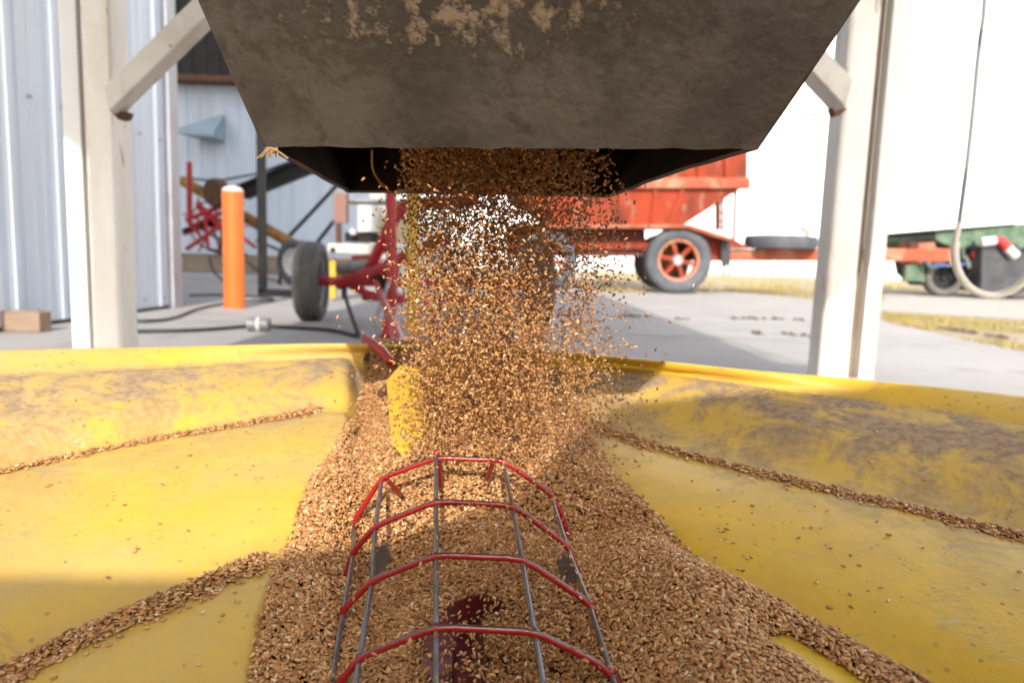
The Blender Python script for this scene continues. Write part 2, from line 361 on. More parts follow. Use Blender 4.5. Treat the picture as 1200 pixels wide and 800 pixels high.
mb = MB(); x0, x1 = c.x, c2.x; zt, zb = c2.z, W(264,167,YF).z; zl = W(222,160,YF).z
# side-slanted hood: wedge reaching out from the wall
mb.add([(x1-.06,YF-.03,zt),(x1,YF-.03,zt),(x0,YF-.65,zl+.05),(x1,YF-.65,zl+.0),(x0,YF-.65,zl-.04),(x1,YF-.65,zb+.02),(x0+.2,YF-.03,zb+.05),(x1,YF-.03,zb)],
       [(0,1,3,2),(2,3,5,4),(1,7,5,3),(4,5,7,6),(0,2,4,6),(0,6,7,1)])
tag(mb.build('wall_vent', ventm), 'blue-grey wedge vent hood on the shaded white building', 'vent')
YB = 42.0
t = thing('white_warehouse', (22, YB, 0), 'sunlit plain white metal building far behind the red wagon', 'building')
mb = MB(); profile_wall(mb, (-4, YB, 0), (1,0,0), 21, 62, (0,-1,0), pitch=.9, rib=.03, ribw=.2, z0=.5, minor=False); mb.build('wall_cladding', whitewall, t)
mb = MB(); mb.box((27, YB+6.1, 10.6), (62, 12, 21)); mb.build('warehouse_body', whitewall, t)
mb = MB(); mb.box((27, YB+.02, .25), (62, .3, .5)); mb.build('footing', mat('pale_footing', (.5,.5,.5), .8), t)
a, b = W(944,98,YB), W(968,134,YB)
mb = MB(); mb.box(((a.x+b.x)/2, YB-.2, (a.z+b.z)/2), (b.x-a.x, .3, a.z-b.z)); mb.build('louvre_panel', mat('pale_louvre', (.6,.6,.62), .6), t)

# timber block by the left wall
t0 = Gd(46,390); mb = MB()
mb.box((t0.x-.115, t0.y+.06, .062), (.23, .11, .12)); o = mb.build('timber_block', woodm, bevel=.006)
tag(o, 'weathered timber block lying by the foot of the ribbed wall', 'timber')

# bollard
bp = Gd(275,361); t = thing('bollard', (bp.x, bp.y, 0), 'bright orange bollard with a faded rounded top', 'bollard')
mb = MB(); rb = .092
mb.lathe((bp.x, bp.y, 0), (0,0,1), [(0,.001),(rb,.002),(rb,.3),(rb*1.0,1.0),(rb*.99,1.035),(0,1.036)], 40); mb.build('sleeve', orange, t, smooth=True)
mb = MB(); mb.lathe((bp.x, bp.y, 0), (0,0,1), [(rb*.985,1.037),(rb*.97,1.052),(rb*.8,1.072),(rb*.45,1.085),(0,1.09)], 40); mb.build('cap', capm, t, smooth=True)

# ------------------------------------------------------------------ cables
def cable(name, px, r, m, label, cat, zs=None, group=None, parent=None):
    pts = [Gd(a, b, r+.002) if zs is None or zs[i] is None else W(a, b, zs[i]) for i, (a, b) in enumerate(px)]
    mb = MB(); mb.tube(smooth_pts(pts, 10), r, 8); o = mb.build(name, m, parent, smooth=True)
    return tag(o, label, cat, group)
cable('extension_cord', [(140,375.5),(175,376),(205,372),(235,361),(270,354.5),(300,352),(318,352),(320,350),(300,347.5),(255,345.5),(222,346)], .011, blackm, 'black cord curving past the foot of the orange bollard', 'cord')
t = thing('joined_cord', Gd(302,381), 'black cord with a grey coupling lying across the concrete', 'cord')
cable('cord', [(130,389),(160,388),(230,386.5),(292,382)], .012, blackm, None, None, parent=t)
cable('cord', [(314,382),(350,384),(390,387),(420,394)], .013, blackm, None, None, parent=t)
d4 = Gd(420,394).y
mb = MB(); mb.tube([W(420,393,d4)]+smooth_pts([W(419,389,d4), W(412,370,d4+.3), W(404,345,d4+.7), W(402,332,d4+1.1), W(410,324,d4+1.3)], 8), .014, 8); mb.build('rising_cord', blackm, t, smooth=True)
a, b = Gd(290,380,.045), Gd(318,380.5,.045); mb = MB()
for k in range(2):
    q0, q1 = a.lerp(b, k*.52), a.lerp(b, k*.52+.44); ax = (b-a).normalized()
    mb.lathe(q0, ax, [(0,0),(.036,.001),(.046,.008),(.046,.02),(.036,.024),(.036,.03),(.046,.034),(.046,.046),(.036,.05),(.036,.058),(.044,.062),(.040,(q1-q0).length-.008),(.018,(q1-q0).length)], 16)
mb.build('coupling', greym, t, smooth=True)
mb = MB(); mb.lathe(a.lerp(b,.45), (b-a), [(.022,-.012),(.048,-.008),(.048,.010),(.02,.014)], 16); mb.build('collar', whitep, t, smooth=True)

# ------------------------------------------------------------------ wheels
def wheel(parent, c, axis, rad, wid, tm, rm, spokes=True, grooves=True):
    hw = wid/2; ri = rad*.60
    we = bpy.data.objects.new('wheel', None); COL.objects.link(we); we.parent = parent; we.matrix_parent_inverse = parent.matrix_world.inverted(); we.location = Vector(c)
    bpy.context.view_layer.update(); parent = we
    prof = [(ri,-hw*.55),(ri*1.05,-hw*.75),(rad*.78,-hw*1.0),(rad*.90,-hw*.98),(rad*.965,-hw*.82)]
    if grooves:
        for g in (-.5,-.17,.17,.5):
            prof += [(rad*.995,(g-.09)*hw*1.1),(rad*.965,(g-.05)*hw*1.1),(rad*.965,(g+.05)*hw*1.1),(rad*.995,(g+.09)*hw*1.1)]
    else: prof += [(rad,-hw*.5),(rad,hw*.5)]
    prof += [(rad*.965,hw*.82),(rad*.90,hw*.98),(rad*.78,hw),(ri*1.05,hw*.75),(ri,hw*.55)]
    w = MB(); w.lathe(c, axis, prof, 56, close=True); ty = w.build('tyre', tm, parent, smooth=True)
    ax = Vector(axis).normalized(); c = Vector(c)
    w = MB(); w.lathe(c, axis, [(ri*1.04,-hw*.72),(ri*.93,-hw*.66),(ri*.9,-hw*.2),(ri*.9,hw*.2),(ri*.93,hw*.66),(ri*1.04,hw*.72),(ri*1.0,hw*.6),(ri*1.0,-hw*.6)], 40, close=True)
    rim = w.build('rim', rm, parent, smooth=True)
    w = MB(); w.lathe(c, axis, [(0,-hw*.5),(ri*.24,-hw*.5),(ri*.30,-hw*.3),(ri*.30,hw*.3),(ri*.24,hw*.5),(0,hw*.5)], 20); w.build('hub', greym if spokes else rm, parent, smooth=True)
    if spokes:
        u = Vector((0,0,1)) if abs(ax.z) < .9 else Vector((1,0,0)); a_ = ax.cross(u).normalized(); b_ = ax.cross(a_)
        for k in range(6):
            th = k*math.pi/3+.2; d_ = a_*math.cos(th)+b_*math.sin(th); s_ = MB(); s_.bar(c+d_*ri*.2-ax*hw*.28, c+d_*ri*.95-ax*hw*.38, ri*.20, hw*.12, up=ax); s_.build('spoke', wagred, parent)
    else:
        w = MB(); w.lathe(c, axis, [(ri*.28,-hw*.1),(ri*.6,-hw*.25),(ri*.92,-hw*.15),(ri*.92,hw*.05),(ri*.28,hw*.05)], 30, close=True); w.build('disc', rm, parent, smooth=True)
    return ty

# auger undercarriage that stands behind the tub
dA = 5.3
t = thing('auger_cart', Gd(460,378), 'red tubular auger undercarriage on two worn rubber wheels behind the falling grain', 'auger cart')
lw = Vector((W(365,329,dA).x, dA, .305)); rw = Vector((W(632,329,dA).x, dA+.2, .32))
wheel(t, lw, (1,.10,0), .305, .19, tyrem, greym, spokes=False)
wheel(t, rw, (1,.10,0), .32, .20, tyrem, greym, spokes=False)
mb = MB(); mb.tube([lw, rw], .035, 12); mb.build('axle', redp, t, smooth=True)
def fbar(pts, r=.03, m=None, nm='frame_bar', par=t):
    q = MB(); q.tube([Vector(p) for p in pts], r, 10); return q.build(nm, m or redp, par, smooth=True)
fbar([W(398,333,dA), W(440,318,dA-.4), W(520,280,dA-.8)], .045)
fbar([W(405,331,dA), W(432,345,dA-.3), W(470,352,dA-.5)], .03)
fbar([W(425,348,dA), W(600,352,dA)], .028)
fbar([W(430,322,dA-.2), W(460,258,dA-.6), W(478,238,dA-.6)], .04)
fbar([W(458,225,4.2), W(459,300,4.2), W(458,360,4.2), W(452,395,4.0)], .033)
fbar([W(414,302,dA+.3), W(445,300,dA)], .02)
fbar([W(470,240,dA-.6), W(560,235,dA-.6)], .04)
fbar([W(495,335,dA-.5), W(520,410,2.2), W(535,440,1.6)], .028, nm='draw_bar')
fbar([W(440,330,dA-.5), W(470,402,2.1), W(448,416,1.42)], .018, nm='draw_bar')
fbar([W(484,225,3.3), W(483,392,3.3)], .028, mat('yellow_paint', (.62,.38,.04), .5), nm='yellow_post')
fbar([W(438,330,dA-.3), W(462,345,dA-.5), W(466,300,dA-.5)], .022)
mb = MB(); mb.lathe(W(452,325,dA-.4), (.3,1,0), [(0,-.04),(.09,-.04),(.11,0),(.09,.04),(0,.04)], 20); mb.build('gearbox', blacks, t, smooth=True)
fbar([W(398,315,dA+.1), W(440,312,dA-.1)], .05, greym, nm='exhaust')
cable('grey_hose', [(444,395),(441,375),(448,352),(456,330)], .012, greym, 'thin grey hose hanging beside the red post behind the tub', 'hose', zs=[3.6,3.7,3.9,4.1])

# engine trolley further back
dE = 7.6
t = thing('engine_trolley', Gd(430,352), 'cream steel trolley carrying a boxed motor behind the wheeled undercarriage', 'trolley')
def pbox(nm, x0, y0, x1, y1, d, th, m, par, bev=.006):
    a, b = W(x0,y0,d), W(x1,y1,d); q = MB(); q.box(((a.x+b.x)/2, d+th/2, (a.z+b.z)/2), (abs(b.x-a.x), th, abs(a.z-b.z))); return q.build(nm, m, par, bevel=bev)
pbox('deck', 384, 285, 545, 301, dE, .9, cream, t)
pbox('slot', 387, 290, 393, 296, dE-.01, .02, blacks, t, 0)
pbox('slot', 449, 290, 455, 296, dE-.01, .02, blacks, t, 0)
pbox('skirt', 384, 302, 545, 309, dE+.02, .8, pinkb, t)
pbox('control_box', 419, 240, 441, 272, dE+.1, .4, whitep, t)
pbox('panel_board', 391, 226, 406, 261, dE+.05, .12, pinkb, t)
pbox('board_leg', 393, 262, 399, 285, dE+.1, .06, rustm, t)
pbox('motor', 404, 272, 440, 284, dE+.15, .4, blacks, t)
pbox('shelf', 400, 232, 470, 238, dE+.3, .5, greym, t)
pbox('fuel_tank', 445, 252, 478, 284, dE+.3, .5, mat('tan_tank', (.42,.34,.20), .6), t)
pbox('bracket', 386, 305, 393, 350, dE+.05, .07, mat('yellow_paint', (.62,.38,.04), .5), t)
for x_ in (400, 530): pbox('leg', x_, 308, x_+5, 353, dE+.3, .08, blacks, t)
pbox('valve', 410, 268, 416, 275, dE, .08, whitep, t)

# old rusty auger by the shaded building
dO = 11.2
t = thing('old_auger', Gd(330,335), 'old rusty yellow auger with a red spoked reel leaning before the shaded wall', 'auger')
T_ = lambda x, y, k=0: W(x, y, dO+k)
fbar([T_(214,212,.8), T_(262,240,.5), T_(345,287), T_(425,334,-.5)], .09, yellows, 'auger_tube', t)
mb = MB(); mb.lathe(T_(254,226,-.1), (.5,1,.1), [(0,-.09),(.21,-.09),(.23,-.05),(.23,.05),(.21,.09),(0,.09)], 28); mb.build('drive_pulley', rustm, t, smooth=True)
for a, b, r in (((222,190),(222,262),.045),((218,258),(268,238),.04),((232,244),(262,268),.03),((222,266),(286,238),.035),((218,292),(282,248),.035),((230,238),(300,290),.03),((226,262),(290,300),.025),
                ((240,250),(244,290),.03),((262,252),(258,296),.025),((300,282),(345,300),.025),((244,292),(262,298),.025),((222,262),(235,276),.03),((270,240),(262,262),.04)):
    fbar([T_(*a), T_(*b)], r, redp if r > .026 else rustm, 'frame_bar', t)
mb = MB(); rc = T_(250,264,.1)
for k in range(9):
    th = k*2*math.pi/9; mb.tube([rc, rc+Vector((math.cos(th)*.55, .05, math.sin(th)*.5))], .018, 6)
mb.tube([rc+Vector((math.cos(k*.3927)*.42, .05, math.sin(k*.3927)*.40)) for k in range(16)], .016, 6, closed=True); mb.build('reel', redp, t)
fbar([T_(282,300), T_(312,326), T_(330,330)], .015, blackm, 'hose', t)
fbar([T_(244,298), T_(250,318), T_(262,330)], .015, blackm, 'hose', t)
wheel(t, (T_(352,304).x, dO-.2, .36), (.5,1,0), .36, .2, tyreb, whitep, spokes=False)
fbar([T_(216,272,.2), T_(252,258,.1)], .06, blacks, 'drive_shaft', t)
# dark conveyor
dC = 12.6
t = thing('dark_conveyor', Gd(310,338), 'dark steel conveyor sloping up behind the black upright post', 'conveyor')
mb = MB(); mb.bar(W(285,226,dC), W(430,168,dC), .30, .24); mb.build('trough', blacks, t, bevel=.01)
fbar([W(270,222,dC-.2), W(350,188,dC-.2), W(400,168,dC-.2)], .03, blacks, 'rail', t)
fbar([W(216,209,dC), W(255,212,dC), W(300,204,dC), W(350,186,dC)], .02, blackm, 'cable', t)
fbar([W(332,284,dC), W(398,214,dC)], .035, blacks, 'strut', t)
fbar([W(372,284,dC), W(392,258,dC)], .035, blacks, 'strut', t)
fbar([W(332,284,dC), Gd(328,333)+Vector((0,0,.02))], .03, blacks, 'strut', t)
t = thing('steel_frame', Gd(308,345), 'black square tube upright with a long foot on the concrete', 'frame')
q0 = Gd(308,347); mb = MB(); mb.box((q0.x, q0.y, 1.6), (.085, .085, 3.1)); mb.build('post', blacks, t, bevel=.006)
q1 = Gd(350,346); mb = MB(); mb.box(((q0.x+q1.x)/2+.08, q0.y, .045), (q1.x-q0.x+.25, .085, .085)); mb.build('foot', blacks, t, bevel=.006)

# ------------------------------------------------------------------ red wagon
dW = 12.6
t = thing('gravity_wagon', Gd(740,343), 'red steel grain wagon with a faded lip standing on the apron edge', 'wagon')
def wp(x, y, k=0): return W(x, y, dW+k)
wd = 2.4
mb = MB(); mb.prism([wp(592,140), wp(876,140), wp(876,212), wp(592,212)], (0,wd,0)); mb.build('upper_box', wagred, t, bevel=.01)
for x_ in (640,700,760,820,852): mb = MB(); mb.bar(wp(x_,140,-.03), wp(x_,210,-.03), .10, .06, up=(0,1,0)); mb.build('side_rib', wagred, t, bevel=.008)
mb = MB(); mb.prism([wp(588,208,-.10), wp(880,208,-.10), wp(880,221,-.10), wp(588,221,-.10)], (0,.16,0)); mb.build('lip', wagfade, t, bevel=.02)
mb = MB(); mb.prism([wp(592,220), wp(870,220), wp(802,263), wp(650,263)], (0,wd,0)); mb.build('lower_hopper', wagred, t, bevel=.008)
for x_, x2 in ((650,662),(727,727),(768,764),(800,783)): mb = MB(); mb.bar(wp(x_,222,-.025), wp(x2,262,-.025), .06, .05, up=(0,1,0)); mb.build('hopper_rib', wagred, t)
mb = MB(); mb.prism([wp(592,263,-.35), wp(808,263,-.35), wp(808,267,-.35), wp(592,267,-.35)], (0,.9,0)); mb.build('running_board', wagfade, t)
mb = MB(); mb.prism([wp(808,263,-.35), wp(858,279,-.35), wp(858,283,-.35), wp(808,268,-.35)], (0,.9,0)); mb.build('fender', wagfade, t)
mb = MB(); mb.prism([wp(592,268,.15), wp(756,268,.15), wp(756,300,.15), wp(592,300,.15)], (0,1.9,0)); mb.build('chassis', wagdark, t)
mb = MB(); mb.prism([wp(592,283,.05), wp(760,283,.05), wp(760,292,.05), wp(592,292,.05)], (0,.1,0)); mb.build('chassis_rail', wagred, t)
mb = MB(); mb.prism([wp(826,292,.4), wp(1120,291,.4), wp(1120,306,.4), wp(826,306,.4)], (0,.14,0)); mb.build('drawbar', wagfade, t, bevel=.01)
mb = MB(); mb.prism([wp(820,300,1.3), wp(1000,300,1.3), wp(1000,306,1.3), wp(820,306,1.3)], (0,.14,0)); mb.build('drawbar', wagred, t)
mb = MB(); mb.prism([wp(822,272,.1), wp(850,282,.1), wp(856,303,.1), wp(826,306,.1)], (0,1.9,0)); mb.build('front_bolster', wagred, t)
mb = MB(); mb.prism([wp(856,278,.3), wp(880,291,.3), wp(856,291,.3)], (0,.5,0)); mb.build('gusset', wagred, t)
mb = MB(); mb.prism([wp(845,279,-.1), wp(856,279,-.1), wp(856,311,-.1), wp(846,312,-.1)], (0,.05,0)); mb.build('mud_flap', blackm, t)
for x_ in (849, 855): fbar([wp(x_,310,-.1), wp(x_-1,322,-.1)], .018, blacks, 'hook', t)
lad = MB()
for x_ in (839.5, 847): lad.tube([wp(x_,231,.5), wp(x_,272,.5)], .025, 8)
for y_ in (238,249,259,268): lad.tube([wp(839.5,y_,.5), wp(847,y_,.5)], .018, 8)
lad.build('ladder', wagdark, t)
fbar([wp(862,222,.2), wp(860,280,.2)], .03, wagdark, 'support_post', t)
fbar([wp(842,235,.1), wp(842,268,.1)], .04, wagdark, 'support_post', t)
wheel(t, (W(792,306,dW).x, dW-.1, .60), (0,1,0), .60, .32, tyreb, rimr, spokes=True, grooves=False)
wheel(t, (W(775,306,dW+2).x, dW+2.0, .58), (0,1,0), .58, .30, tyreb, rimr, spokes=False, grooves=False)
wheel(t, (W(640,306,dW).x, dW-.1, .545), (0,1,0), .545, .30, tyreb, rimr, spokes=True, grooves=False)
sp = W(914,292,dW+.5)
t = thing('spare_tyre', (sp.x, sp.y, sp.z), 'spare tyre lying flat on the wagon drawbar', 'tyre')
mb = MB(); mb.lathe((sp.x, sp.y, sp.z+.125), (0,0,1), [(.36,-.10),(.50,-.125),(.64,-.11),(.66,-.04),(.66,.04),(.64,.11),(.50,.125),(.36,.10)], 48, close=True); mb.build('tyre', tyreb, t, smooth=True)
mb = MB(); mb.lathe((sp.x, sp.y, sp.z+.125), (0,0,1), [(.36,-.10),(.33,-.08),(.33,.08),(.36,.10)], 40, close=True); mb.build('rim', rimr, t, smooth=True)
jk = W(945,292,dW+1.35)
mb = MB(); mb.tube([jk, jk+Vector((0,0,.36))], .05, 12); mb.lathe(jk, (0,0,1), [(.12,.34),(.14,.40),(.12,.46),(0,.47)], 16)
tag(mb.build('jack_post', cream), 'small cream jack post standing behind the spare tyre', 'jack')

# ------------------------------------------------------------------ green machine
dG = 15.5
t = thing('green_seeder', Gd(1150,346), 'green farm machine with a black tank parked on the gravel', 'farm machine')
def gp(x, y, k=0): return W(x, y, dG+k)
mb = MB(); mb.prism([gp(1097,274), gp(1108,270), gp(1200,262), gp(1330,258), gp(1330,286), gp(1185,292), gp(1118,291), gp(1097,282)], (0,2.6,0)); mb.build('hood', greenp, t, bevel=.03)
mb = MB(); mb.prism([gp(1096,270,-.05), gp(1190,262,-.05), gp(1190,264,-.05), gp(1096,273,-.05)], (0,2.7,0)); mb.build('lid_edge', blacks, t)
mb = MB(); mb.prism([gp(1110,288,.1), gp(1330,290,.1), gp(1330,338,.1), gp(1134,338,.1), gp(1116,322,.1)], (0,2.3,0)); mb.build('frame', blacks, t)
mb = MB(); mb.prism([gp(1151,287,-.5), gp(1193,285,-.5), gp(1204,300,-.5), gp(1204,342,-.5), gp(1186,346,-.5), gp(1150,341,-.5)], (0,.9,0)); mb.build('tank', mat('black_poly', (.030,.032,.038), .4, col2=(.06,.06,.065), scale=3), t, bevel=.05)
fbar([gp(1150,284,-.55), gp(1166,282,-.6)], .10, whitep, 'white_pipe', t)
fbar([gp(1166,282,-.6), gp(1173,282,-.6), gp(1180,290,-.6)], .10, mat('bright_red_plastic', (.42,.03,.03), .4), 'red_elbow', t)
fbar([gp(1180,290,-.6), gp(1190,300,-.6)], .10, whitep, 'white_pipe', t)
mb = MB(); mb.prism([gp(1076,284), gp(1096,284), gp(1102,308), gp(1078,310)], (0,.8,0)); mb.build('hitch_block', wagfade, t, bevel=.02)
mb = MB(); mb.prism([gp(1050,296,.2), gp(1110,288,.2), gp(1110,300,.2), gp(1050,304,.2)], (0,.25,0)); mb.build('hitch_arm', wagdark, t)
mb = MB(); mb.prism([gp(1062,311,.1), gp(1082,310,.1), gp(1084,330,.1), gp(1060,329,.1)], (0,.12,0)); mb.build('disc_guard', greenp, t)
fbar([gp(1083,306,-.1), gp(1090,312,-.1), gp(1140,309,-.1)], .04, bluem, 'blue_hose', t)
fbar([gp(1066,300,-.1), gp(1064,284,-.1), gp(1072,279,-.1), gp(1090,279,-.1)], .03, blacks, 'handle_loop', t)
wheel(t, (gp(1112,320).x, dG+.2, .42), (.15,1,0), .42, .3, tyrem, blacks, spokes=False)
wheel(t, (gp(1196,318).x, dG+.1, .5), (.15,1,0), .5, .35, tyrem, blacks, spokes=False)
for x_, y_ in ((1125,284),(1132,300),(1145,296),(1120,312),(1138,318),(1104,292),(1128,290),(1142,284),(1136,306),(1118,298),(1144,312),(1108,300),(1090,290),(1086,298)):
    fbar([gp(x_,y_,-.15), gp(x_+random.uniform(-8,8),y_+14,-.12)], .035, random.choice([greym, greenp, blacks, wagdark, cream, blacks]), 'linkage', t)
mb = MB(); mb.lathe(gp(1145,298,-.2), (0,1,0), [(0,-.06),(.11,-.06),(.13,0),(.11,.05),(0,.05)], 20); mb.build('red_reflector', mat('bright_red_plastic', (.42,.03,.03), .4), t)

# ------------------------------------------------------------------ overhead bin
bin_ = thing('overhead_bin', (0,.85,0), 'grimy steel hopper bin on white legs pouring wheat from above', 'hopper bin')
BLf, BRf, BRb, BLb = Wz(307,172.5,.10), Wz(886,174,.10), Wz(714,231,.10), Wz(407,226,.10)
ULf, URf = W(232,0,.622), W(1006,0,.52)
def along(a, b, z): k = (z-a.z)/(b.z-a.z); return a+(b-a)*k
zM = H+.95; zT = H+2.5; zTop = H+4.6
M_ = [along(BLf, ULf, zM), along(BRf, URf, zM), Vector((.72,1.62,zM)), Vector((-.68,1.66,zM))]
T4 = [Vector((-1.5,-.95,zT)), Vector((1.56,-.95,zT)), Vector((1.56,2.95,zT)), Vector((-1.5,2.95,zT))]
TT = [Vector((v.x, v.y, zTop)) for v in T4]
B_ = [BLf, BRf, BRb, BLb]
def plate(name, a, b, c, d, m, th=.006, nu=40, nv=40, cake=False, ragged=0.0):   # a-b lower edge, d-c upper edge
    vs = []; fs = []; nrm = (b-a).cross(d-a).normalized()
    ctr = Vector((0,.85,(a.z+d.z)/2)); 
    if nrm.dot((a+b+c+d)/4-ctr) < 0: nrm = -nrm
    for j in range(nv+1):
        for i in range(nu+1):
            u, v = i/nu, j/nv; p = (a.lerp(b,u)).lerp(d.lerp(c,u), v)
            k = mnoise.noise(p*14)*.0016 + mnoise.noise(p*4.1)*.005
            if j == 0 or (i in (0, nu)): p = p + Vector((0, 0, mnoise.noise(p*60)*.0016))
            vs.append(p + nrm*k)
    n = len(vs)
    for q in range(n): vs.append(vs[q]-nrm*th)
    I = lambda i, j, o=0: o+j*(nu+1)+i
    for j in range(nv):
        for i in range(nu):
            fs.append((I(i,j),I(i+1,j),I(i+1,j+1),I(i,j+1))); fs.append((I(i,j,n),I(i,j+1,n),I(i+1,j+1,n),I(i+1,j,n)))
    for i in range(nu): fs.append((I(i,0),I(i,0,n),I(i+1,0,n),I(i+1,0))); fs.append((I(i,nv),I(i+1,nv),I(i+1,nv,n),I(i,nv,n)))
    for j in range(nv): fs.append((I(0,j),I(0,j+1),I(0,j+1,n),I(0,j,n))); fs.append((I(nu,j),I(nu,j,n),I(nu,j+1,n),I(nu,j+1)))
    mb = MB(); mb.add(vs, fs); o = mb.build(name, m, bin_, smooth=True)
    if cake:
        at = o.data.attributes.new('cake', 'FLOAT', 'POINT'); c0 = W(455,12,.6)
        vals = []
        for q in o.data.vertices:
            p = q.co; dx = (p.x-c0.x)/.15; dz = (p.z-c0.z)/.042
            g = math.exp(-(dx*dx+dz*dz)); g2 = .55*math.exp(-((p.x-.05)/.13)**2-((p.z-c0.z+.005)/.05)**2)
            vals.append(min(1, .95*g+g2))
        at.data.foreach_set('value', vals)
    return o
plate('front_plate', B_[0], B_[1], M_[1], M_[0], cakem, cake=True, nu=70, nv=110)
for (i, j) in ((1,2),(2,3),(3,0)): plate('hopper_plate', B_[i], B_[j], M_[j], M_[i], inner, nu=10, nv=16)
for (i, j) in ((0,1),(1,2),(2,3),(3,0)):
    plate('hopper_plate', M_[i], M_[j], T4[j], T4[i], grime, nu=8, nv=8); plate('bin_side', T4[i], T4[j], TT[j], TT[i], binm, nu=6, nv=6)
mb = MB(); mb.add([TT[0]+Vector((0,0,.01)),TT[1]+Vector((0,0,.01)),TT[2]+Vector((0,0,.01)),TT[3]+Vector((0,0,.01))]+[v+Vector((0,0,.05)) for v in TT], [(0,1,2,3),(7,6,5,4),(0,4,5,1),(1,5,6,2),(2,6,7,3),(3,7,4,0)]); mb.build('lid', binm, bin_)
# inside: a cross slat near the mouth and a wire hanging at the left of the mouth
mb = MB(); mb.tube(smooth_pts([W(436,176,.80), W(437,198,.82), W(446,214,.84), W(462,228,.86)], 8), .0013, 8); mb.build('hanging_wire', straw, bin_, smooth=True)
mb = MB()
for k in range(16):
    a = W(316+random.uniform(-4,9), 173, .645); b = a+Vector((random.gauss(0,.005), random.gauss(0,.003), -random.uniform(.003,.010))); mb.tube([a, (a+b)/2+Vector((.001,0,0)), b], .0009, 5)
tag(mb.build('straw_tuft', straw), 'tuft of straw stuck under the left lip of the overhead bin', 'straw')
# legs
dL, dR = 2.3, 2.75
def leg(xp0, xp1, dd, side, near=False):
    # box section with an outer flange plate set back behind it
    a0, a1 = W(xp0, 400, dd), W(xp1, 400, dd); w = abs(a1.x-a0.x); cx = (a0.x+a1.x)/2
    mb = MB(); mb.box((cx, dd+w*.35, zT/2), (w*.80, w*.7, zT)); mb.box((cx+side*.012, dd+w*.72, zT/2+.001), (w*.3, w*.04, zT-.02))
    return mb, cx, w
webm = mat('shaded_stained_web', (.30,.23,.165), .6, col2=(.20,.14,.09), scale=8, stretch=(1,1,.4), col3=(.10,.05,.03), scale3=22, lo3=.66, hi3=.72)  # shade of the side face is put into this brown, with stains
def make_leg(cx, y, w, side, strip, fl):
    mb = MB(); mb.box((cx, y+.065, zT/2), (w, .13, zT)); o = mb.build('leg', legm, bin_, bevel=.018)
    mb = MB(); xo = cx+side*(w/2+strip+fl/2); mb.box((xo, y+.03, zT/2), (fl, .06, zT-.02)); mb.build('leg_flange', mat('white_paint', (.80,.79,.77), .4, col2=(.70,.68,.64), scale=5, stretch=(1,1,.3), col3=(.2,.12,.07), scale3=24, lo3=.74, hi3=.77), bin_, bevel=.004)
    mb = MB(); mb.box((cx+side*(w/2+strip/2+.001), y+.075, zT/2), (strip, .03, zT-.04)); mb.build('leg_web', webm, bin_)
cl0, cl1 = W(103,300,dL), W(136,300,dL); XL = (cl0.x+cl1.x)/2; make_leg(XL, dL, cl1.x-cl0.x, -1, .008, .058)
cr0, cr1 = W(972,300,dR), W(1008,300,dR); XR = (cr0.x+cr1.x)/2; make_leg(XR, dR, cr1.x-cr0.x, 1, .040, .062)
make_leg(XL+.065, -1.05, .10, 1, .003, .02); make_leg(XR+.27, -1.05, .15, 1, .02, .06)
for cx, y1, s in ((XL, dL, -1), (XR, dR, 1)):
    xn = cx+.06 if s < 0 else cx+.27; mb = MB(); mb.bar((cx+s*.02, y1-.01, .045), (xn+s*.02, -.93, .045), .16, .085); mb.build('skid_rail', legm, bin_, bevel=.006)
def brace(px, d, dep, far):
    (x0,y0),(x1,y1),(ux,uy) = px; k = far
    mb = MB(); mb.prism([W(x0,y0,d), W(x1,y1,d), W(x1+ux*k,y1+uy*k,d), W(x0+ux*k,y0+uy*k,d)], (0,dep,0)); mb.build('brace', bracem, bin_, bevel=.005)
brace(((121,101),(127,131),(103,-101)), dL-.075, .078, 6.2)
brace(((1000,93),(991,126),(-33,-36)), dR-.11, .112, 17)
mb = MB(); mb.bar((XL+.08, dL+.06, zT-.1), (XR-.08, dR+.06, zT-.1), .12, .14); mb.build('cross_beam', legm, bin_, bevel=.006)
for q, d in (([(130,131),(150,131),(146,139),(138,140)], dL), ([(974,126),(994,127),(986,134),(978,136)], dR)):
    mb = MB(); mb.prism([W(x_, y_, d-.03) for x_, y_ in q], (0,.04,0)); mb.build('weld_gusset', rustm, bin_, bevel=.003)
mb = MB(); mb.prism([(XL+.05,-1.09,H-.2),(XR-.05,-1.09,H-.2),(XR-.05,-1.09,H+1.20),(.20,-1.09,H+1.16),(.04,-1.09,H+.92),(-.25,-1.09,H+.79),(XL+.05,-1.09,H+.73)], (0,.012,0)); mb.build('shade_panel', binm, bin_)  # unseen sheet added behind the camera, top edge shaped to shade the near tub

# hanging hose on the right
t = thing('hanging_hose', W(1160,340,2.3), 'pale hose hanging in a loop from a thin cord at the right', 'hose')
mb = MB(); mb.tube(smooth_pts([W(1172,-420,2.6), W(1162,-150,2.55), W(1154,0,2.5), W(1147,60,2.45), W(1136,170,2.4), W(1124,262,2.35)], 10), .0075, 8); mb.build('cord', mat('grey_cord', (.16,.18,.18), .6), t, smooth=True)
mb = MB(); mb.tube(smooth_pts([W(1124,262,2.35), W(1119,290,2.33), W(1123,318,2.3), W(1138,338,2.3), W(1162,346,2.3), W(1186,340,2.28), W(1204,322,2.25), W(1216,290,2.22), W(1222,200,2.2), W(1225,0,2.2), W(1228,-420,2.2)], 10), [.009]*8+[.0125]*93, 10); mb.build('hose', hosem, t, smooth=True)

